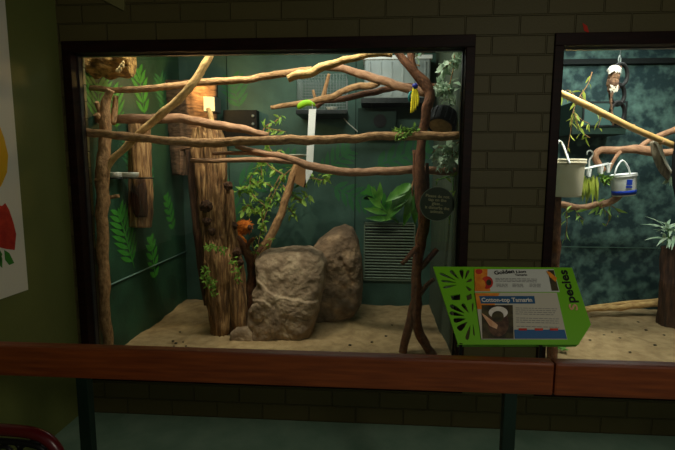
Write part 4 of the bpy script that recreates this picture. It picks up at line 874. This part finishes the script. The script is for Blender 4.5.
# ================================================================= VISITOR SIDE
def make_front():
    # barrier rail
    yr0, yr1 = -1.225, -1.18; zt, zb = .952, .844
    xj = P(551, 380, -1.2).x
    pst = [P(86, 400, -1.2).x, P(508, 420, -1.2).x]
    for k, (x0, x1, lab) in enumerate(((-1.80, xj-.0015, 'long red-brown wooden barrier rail in front of left window'), (xj+.0015, 2.2, 'red-brown wooden barrier rail in front of right window, right of the joint'))):
        t = thing('barrier_rail', lab, 'rail', ((x0+x1)/2, -1.2, 0), 'wooden barrier rails')
        bm = NB(); box(bm, (x0, yr0, zb), (x1, yr1, zt), bev=.008); link('beam', bm, 'rail', t)
        for x in (pst if k == 0 else [1.75]):
            bm = NB(); box(bm, (x-.02, -1.218, .0), (x+.02, -1.186, zb), bev=.002); link('post', bm, 'post', t)
            bm = NB(); box(bm, (x-.05, -1.25, 0), (x+.05, -1.15, .008)); link('foot_plate', bm, 'post', t)
    # species sign, tilted on the rail
    yb = -1.10; base = P(511, 345.5, yb); tl = math.radians(52)     # rise angle of the plate
    ux = Vector((1, 0, 0)); uy = Vector((0, math.cos(tl), math.sin(tl))); uz = ux.cross(uy)
    def SP(px, py):
        d = ray(px, py); k = (base-EYE).dot(uz)/d.dot(uz); v = EYE+d*k-base; return Vector((v.dot(ux), v.dot(uy)))
    def W(p, h=0): return base+ux*p.x+uy*p.y+uz*h
    t = thing('species_sign', 'tilted bright green information sign with leaf cut-outs on barrier rail', 'sign', base)
    def plate(name, polys, h0, th, m, bev=0, par=None):
        cu = bpy.data.curves.new('t', 'CURVE'); cu.dimensions = '2D'; cu.fill_mode = 'BOTH'; cu.extrude = th/2; cu.bevel_depth = bev
        for poly in polys:
            sp = cu.splines.new('POLY'); sp.points.add(len(poly)-1); sp.use_cyclic_u = True
            for pt, v in zip(sp.points, poly): pt.co = (v.x, v.y, 0, 1)
        o = bpy.data.objects.new('t', cu); COL.objects.link(o); me = eval_mesh(o); bpy.data.objects.remove(o)
        bm = bmesh.new(); bm.from_mesh(me); mt = Matrix((ux, uy, uz)).transposed().to_4x4(); mt.translation = base+uz*(h0+th/2); bm.transform(mt)
        return link(name, bm, m, par or t)
    pp = lambda l: [SP(a, b) for a, b in l]
    def cut(a, b, w, sh=((.0, .1), (.5, .8), (.85, 1), (1, .55))):
        a = SP(*a); b = SP(*b); d = b-a; s = Vector((-d.y, d.x)).normalized()*w/2
        return [a+d*k+s*h for k, h in sh]+[a+d*k-s*h for k, h in reversed(sh)]
    holes = []
    c1 = (472, 318)
    for b, w in (((450, 305.5), .018), ((449.5, 313), .016), ((453.5, 321), .019), ((458, 330), .021), ((466.5, 340), .013), ((474, 336), .006), ((472.6, 303.5), .007), ((462, 304), .014)):
        a = (c1[0]+(b[0]-c1[0])*.36, c1[1]+(b[1]-c1[1])*.36); holes.append(cut(a, b, w))
    c2 = (463, 284)
    for b, w in (((461, 270), .016), ((441, 281), .010), ((443, 288), .011), ((439.5, 273.5), .011), ((450, 270.5), .013), ((471.5, 280), .012), ((470.5, 291), .012), ((468.5, 270.5), .010)):
        a = (c2[0]+(b[0]-c2[0])*.32, c2[1]+(b[1]-c2[1])*.32); holes.append(cut(a, b, w))
    holes.append(pp([(450, 296), (460, 294.5), (460, 300.5), (452, 300.5)])); holes.append(pp([(466, 296), (471, 294), (472, 299), (467, 301)]))
    outer = pp([(433, 267), (571.5, 268), (590.5, 325), (578, 345), (458, 345)])
    plate('board', [outer]+holes, -.004, .008, 'green')
    fold = NB(); 
    a, b = outer[4], outer[3]; prism(fold, [W(a, -.004), W(b, -.004), W(b+Vector((0, .008)), -.004), W(a+Vector((0, .008)), -.004)], uz*-.018); link('folded_lip', fold, 'green', t)
    # printed panels (thin plates)
    up = plate('upper_panel', [pp([(474, 270), (553, 270), (559, 292.5), (474.5, 292.5)])], .004, .003, 'paper')
    lo = plate('lower_panel', [pp([(474.5, 293.5), (556, 293.5), (566.5, 340), (481, 340)])], .004, .004, 'paper2')
    def pr(name, poly, m, h): plate(name, [pp(poly)], h, .0008, m, 0, up if max(q[1] for q in poly) < 293 else lo)
    # upper print
    pr('photo', [(474, 270), (487, 270), (487, 277), (490, 292), (474.5, 292)], 'porange', .0072)
    def disc(px, py, rx, ry, n=22): return [(px+rx*math.cos(2*math.pi*i/n), py+ry*math.sin(2*math.pi*i/n)) for i in range(n)]
    pr('photo', disc(478.5, 272.5, 3.5, 2.6), 'pred', .0082)
    pr('photo', disc(486.5, 283.5, 6, 6.3), 'pred', .0082); pr('photo', disc(480, 286, 5, 6), 'porange', .0086)
    pr('photo', disc(488.3, 283.5, 2.6, 3), 'pdark', .0092)
    pr('photo', [(547, 271), (553, 271), (558, 291.5), (551, 291.5)], 'pdark', .0072); pr('photo', [(545.5, 272), (549, 273), (556, 279), (555, 283), (549, 278)], 'porange', .0084)
    # lower print
    pr('photo', [(474.5, 294), (499, 294), (494, 306), (482, 310), (477, 310)], 'porange', .0084)
    pr('photo', [(481, 306), (512, 306), (513, 339.5), (482, 339.5)], 'pdark', .0086)
    pr('photo', disc(497.5, 324, 10.5, 13.5), 'pfur', .0092); pr('photo', disc(497.5, 313.5, 9.5, 6), 'pwhite', .0098)
    pr('photo', disc(497, 317.5, 6, 5.5), 'pdark', .0104); pr('photo', [(480.5, 314), (484, 316), (497, 326), (496, 330), (489, 327)], 'ppink', .0109)
    pr('header_bar', [(478.5, 297), (533.5, 297), (534.5, 304.5), (480.5, 304.5)], 'hblue', .0086)
    pr('footer_bar', [(513.5, 330.5), (563.5, 330.5), (566, 339.5), (514, 339.5)], 'fblue', .0086)
    for px in (522, 538, 553): pr('heading_mark', [(px-4, 329.2), (px+4, 329.2), (px+4, 331.4), (px-4, 331.4)], 'pred', .0094)
    # text
    def tx(s, a, b, h, m, hh, rot=0, bold=0, name='lettering'):
        """text with baseline from px a to px b (length fitted)"""
        A, B = SP(*a), SP(*b); d = (B-A); L = d.length; d /= L; dx = ux*d.x+uy*d.y; dyv = uz.cross(dx)
        o = text_mesh(s, h, m, name, t, Vector((0, 0, 0)), Vector((1, 0, 0)), Vector((0, 1, 0)), bold=bold)
        o.data.transform(Matrix.Translation(base))
        wd = max(v.co.x for v in o.data.vertices)
        mt = Matrix((dx*(L/wd), dyv, uz)).transposed().to_4x4(); mt.translation = W(A, hh)-base
        o.data.transform(mt); return o
    tx('Golden', (494, 275.5), (514, 273.7), .021, 'ink', .0078, bold=.0006); tx('Lion', (515.5, 274), (525.5, 273.5), .014, 'ink', .0078, bold=.0004); tx('Tamarin', (514.5, 276.6), (526.5, 276.6), .011, 'ink', .0078, bold=.0002)
    tx('Cotton-top Tamarin', (481, 302.8), (531.5, 302.8), .022, 'pwhite', .0098, bold=.0004)
    # the small print: lines of text too small to read
    bm = NB()
    def line(px0, px1, py, hgt=.0022):
        a, b = SP(px0, py), SP(px1, py); h = .0081
        x = a.x
        while x < b.x:
            w = random.uniform(.006, .018); e = min(b.x, x+w); prism(bm, [W(Vector((x, a.y)), h), W(Vector((e, a.y)), h), W(Vector((e, a.y+hgt)), h), W(Vector((x, a.y+hgt)), h)], uz*.0005); x = e+.003
    for k in range(3): line(495, 536, 279.5+k*1.4)
    for c in (496, 512, 529):
        for k in range(3): line(c, c+11, 285.2+k*1.3)
    link('small_print', bm, 'inkg', up); bm = NB()
    for k in range(4): line(515, 556-k, 309+k*2)
    for k in range(3): line(515.5, 558, 319+k*2.1)
    line(516, 558, 327.3)
    link('small_print', bm, 'inkg', lo)
    tx('pecies', (575.5, 303.5), (566, 270.5), .044, 'ink', .005, bold=.0012)
    tx('S', (577.5, 311), (576, 304.6), .04, 'ppink', .005, bold=.001)
    for px in (460.5, 540.5):
        x = P(px, 350, -1.1).x; bm = NB(); box(bm, (x-.005, -1.104, .875), (x+.005, -1.096, base.z+.004)); box(bm, (x-.005, -1.181, .867), (x+.005, -1.096, .875)); link('bracket', bm, 'dmetal', t)
    # round notice stuck on the glass
    c = P(437, 204, GY-.003); R = sz(17, GY)
    t2 = thing('glass_notice', 'round dark green notice with lettering stuck on left window glass', 'notice', c-Vector((0, 0, R)))
    bm = NB(); lathe(bm, c, [(R, 0), (R, .002)], 48, Vector((0, -1, 0))); link('disc', bm, 'notice', t2)
    bm = NB(); ring_tube(bm, c-Vector((0, .001, 0)), Vector((1, 0, 0)), Vector((0, 0, 1)), R*.985, .0022, 56, 6); link('border', bm, 'vent', t2)
    X, Z = Vector((1, 0, 0)), Vector((0, 0, 1)); sl = Vector((1, 0, -.07)).normalized()
    for s, dy in (('Please do not', .044), ('tap on the', .022), ('glass...', 0), ('it disturbs the', -.025), ('animals.', -.048)):
        text_mesh(s, .0255, 'noticet', 'lettering', t2, c+Vector((.001, -.0035, dy-.006)), sl, Z, 'CENTER', .0004, bold=.0003)
    # poster on the left wall
    x1 = XL+.018; a = PX(29, 289.5, x1); b = PX(4.5, 0, x1); y1 = (a.y+b.y)/2
    t3 = thing('wall_poster', 'white board with painted fruit and leaves on the left wall', 'poster', (x1, y1-.5, a.z))
    bm = NB(); box(bm, (XL, y1-1.3, a.z), (x1, y1, 2.62), bev=.002); link('board', bm, 'board', t3)
    def wp(l, h): return [PX(p, q, x1+.0005)+Vector((h, 0, 0)) for p, q in l]
    def pw(name, l, m, h): bm = NB(); prism(bm, wp(l, h), Vector((.001, 0, 0))); return link(name, bm, m, t3)
    pw('painted_fruit', [(-40, 110), (-12, 112), (-2, 122), (4, 138), (8, 155), (7, 172), (1, 186), (-12, 196), (-40, 190)], 'pyel', 0)
    pw('painted_flower', [(-14, 214), (-4, 205), (2, 206), (5, 203), (9, 210), (13, 222), (16, 234), (14.5, 250), (6, 249), (-6, 246), (-14, 238)], 'pred', .0004)
    for l in ([(-8, 246), (-2, 248), (2, 254), (0, 262), (-6, 258)], [(4, 250), (9, 253), (14, 263), (9, 265), (5, 260)], [(-2, 252), (2, 258), (2, 268), (-4, 262)]): pw('painted_leaf', l, 'leafpaint', .0008)
    # little red mark, and a triangle of light modelled as an olive plate
    c = P(585, 27, 0); bm = NB(); prism(bm, [P(582.5, 23, 0), P(584, 31, 0), P(589, 33, 0), P(587, 26, 0)], Vector((0, -.002, 0))); tag(link('wall_red_mark', bm, 'redmark'), 'small red mark on brick wall above the right window', 'mark')
    bm = NB(); prism(bm, [P(123.7, 10.6, -.012), P(103.5, 0, -.012), P(88, -8, -.012), P(124.5, -8, -.012)], Vector((0, .012, 0))); tag(link('wall_light_patch', bm, 'litpatch'), 'olive triangle of painted light at the top of brick wall above left window', 'light_patch')
    # garden chair
    Y = -1.5; zt = P(30, 431, Y).z; xr = P(63, 450, Y).x; x0 = xr-.44; xc = (x0+xr)/2
    t4 = thing('garden_chair', 'dark red framed garden chair with black cast lattice back', 'chair', (xc, Y-.2, 0))
    bm = NB(); r = .016
    tube(bm, [(x0, Y, .40, r), (x0, Y, .62, r), (x0+.005, Y, zt-.10, r), (x0+.03, Y, zt-.035, r), (x0+.09, Y, zt-.005, r), (xc, Y, zt, r), (xr-.09, Y, zt-.005, r), (xr-.03, Y, zt-.035, r), (xr-.005, Y, zt-.10, r), (xr, Y, .62, r), (xr, Y, .40, r)], seg=12, sub=6, jit=0); link('back_frame', bm, 'dred', t4)
    bm = NB()
    def spiral(cx, cz, R, turns, ph, sg=1):
        tube(bm, [(cx+sg*math.cos(ph+a*turns*2*math.pi/24)*R*(1-.75*a/24), Y, cz+math.sin(ph+a*turns*2*math.pi/24)*R*(1-.75*a/24), .006) for a in range(25)], seg=6, sub=1, jit=0)
    for sg in (-1, 1):
        spiral(xc+sg*.135, zt-.09, .062, 1.4, 1.2, sg); spiral(xc+sg*.05, zt-.075, .05, 1.3, 2.2, -sg); spiral(xc+sg*.13, zt-.22, .06, 1.4, -1, sg); spiral(xc+sg*.05, zt-.2, .055, 1.3, .5, sg); spiral(xc+sg*.11, zt-.34, .07, 1.4, 1, sg)
        tube(bm, [(xc+sg*.2, Y, zt-.06, .006), (xc+sg*.1, Y, zt-.15, .006), (xc, Y, zt-.28, .006), (xc, Y, .42, .006)], seg=6, sub=5, jit=0)
    d = .034; tube(bm, [(x0+d, Y, .45, .009), (x0+d, Y, zt-.12, .009), (x0+d+.02, Y, zt-.06, .009), (x0+.1, Y, zt-d-.004, .009), (xc, Y, zt-d, .009), (xr-.1, Y, zt-d-.004, .009), (xr-d-.02, Y, zt-.06, .009), (xr-d, Y, zt-.12, .009), (xr-d, Y, .45, .009)], seg=8, sub=6, jit=0)
    for k in range(5): tube(bm, [(xc-.22+.11*k, Y, zt-.02-.02*abs(k-2), .005), (xc-.1+.05*k, Y, zt-.13, .005), (xc-.2+.1*k, Y, zt-.3, .005)], seg=6, sub=5, jit=0)
    link('lattice', bm, 'castb', t4)
    bm = NB(); box(bm, (x0, Y-.42, .405), (xr, Y+.01, .43), bev=.008); link('seat', bm, 'castb', t4)
    for x in (x0+.015, xr-.015):
        for y in (Y-.4, Y): bm = NB(); tube(bm, [(x, y, .41, .014), (x, y, .2, .012), (x, y, 0, .014)], seg=10, sub=3, jit=0); link('leg', bm, 'dred', t4)
make_front()

# ================================================================= CAMERA AND LIGHT
cam = bpy.data.cameras.new('camera'); co = bpy.data.objects.new('camera', cam); COL.objects.link(co)
cam.sensor_width = 36; cam.lens = 36*F/675; cam.clip_start = .05
mw = Matrix((RT, UP, -FW)).transposed().to_4x4(); mw.translation = EYE; co.matrix_world = mw; S.camera = co
def area(name, loc, size, power, col=(1, 1, 1), target=None, sy=None):
    l = bpy.data.lights.new(name, 'AREA'); l.energy = power; l.color = col; l.size = size
    if sy: l.shape = 'RECTANGLE'; l.size_y = sy
    o = bpy.data.objects.new(name, l); COL.objects.link(o); o.location = loc
    d = Vector(target)-Vector(loc) if target else Vector((0, 0, -1))
    o.rotation_euler = d.to_track_quat('-Z', 'Y').to_euler(); return o
area('exhibit_lamp', (-.75, .24, 2.66), 1.9, 29, (1, .94, .82), (-.75, .75, 1), .14)
area('exhibit_lamp', (-.3, 1.0, 2.74), 1.2, 8, (.95, 1, .95), (-.3, 1.1, 1), .4)
area('exhibit_lamp', (1.75, .26, 2.66), 1.2, 44, (1, .96, .88), (1.75, .9, 1), .16)
area('exhibit_lamp', (1.9, 1.1, 2.74), 1.0, 14, (.95, 1, 1), (1.9, 1.2, 1), .4)
def spot(name, loc, tgt, power, ang, col, r=.04):
    l = bpy.data.lights.new(name, 'SPOT'); l.energy = power; l.spot_size = math.radians(ang); l.spot_blend = .7; l.shadow_soft_size = r; l.color = col
    o = bpy.data.objects.new(name, l); COL.objects.link(o); o.location = loc; o.rotation_euler = (Vector(tgt)-Vector(loc)).to_track_quat('-Z', 'Y').to_euler()
spot('spot_lamp', (-.95, .2, 2.68), (-1.15, .8, 1.5), 85, 75, (1, .88, .66))
spot('spot_lamp', (-.4, .25, 2.68), (-.35, 1.0, .6), 14, 60, (1, .9, .72))
spot('spot_lamp', (.2, .22, 2.7), (.45, .6, 1.7), 4, 60, (1, .97, .9))
spot('spot_lamp', (1.35, .2, 2.7), (1.28, .55, 1.6), 85, 45, (1, .95, .85))
pl = bpy.data.lights.new('heat_lamp', 'POINT'); pl.energy = 9; pl.color = (1, .58, .18); pl.shadow_soft_size = .03
po = bpy.data.objects.new('heat_lamp', pl); COL.objects.link(po); po.location = P(205, 89, 1.2)
area('hall_lamp', (1.76, -3.8, 2.5), .5, 19, (1, .93, .76), (-1.2, -.3, .9))
w = bpy.data.worlds.new('world'); S.world = w; w.use_nodes = True
w.node_tree.nodes['Background'].inputs[0].default_value = (.8, .85, .75, 1); w.node_tree.nodes['Background'].inputs[1].default_value = .08
S.view_settings.view_transform = 'Standard'; S.view_settings.look = 'None'; S.view_settings.exposure = 0; S.view_settings.gamma = 1
S.cycles.max_bounces = 6; S.cycles.transparent_max_bounces = 12
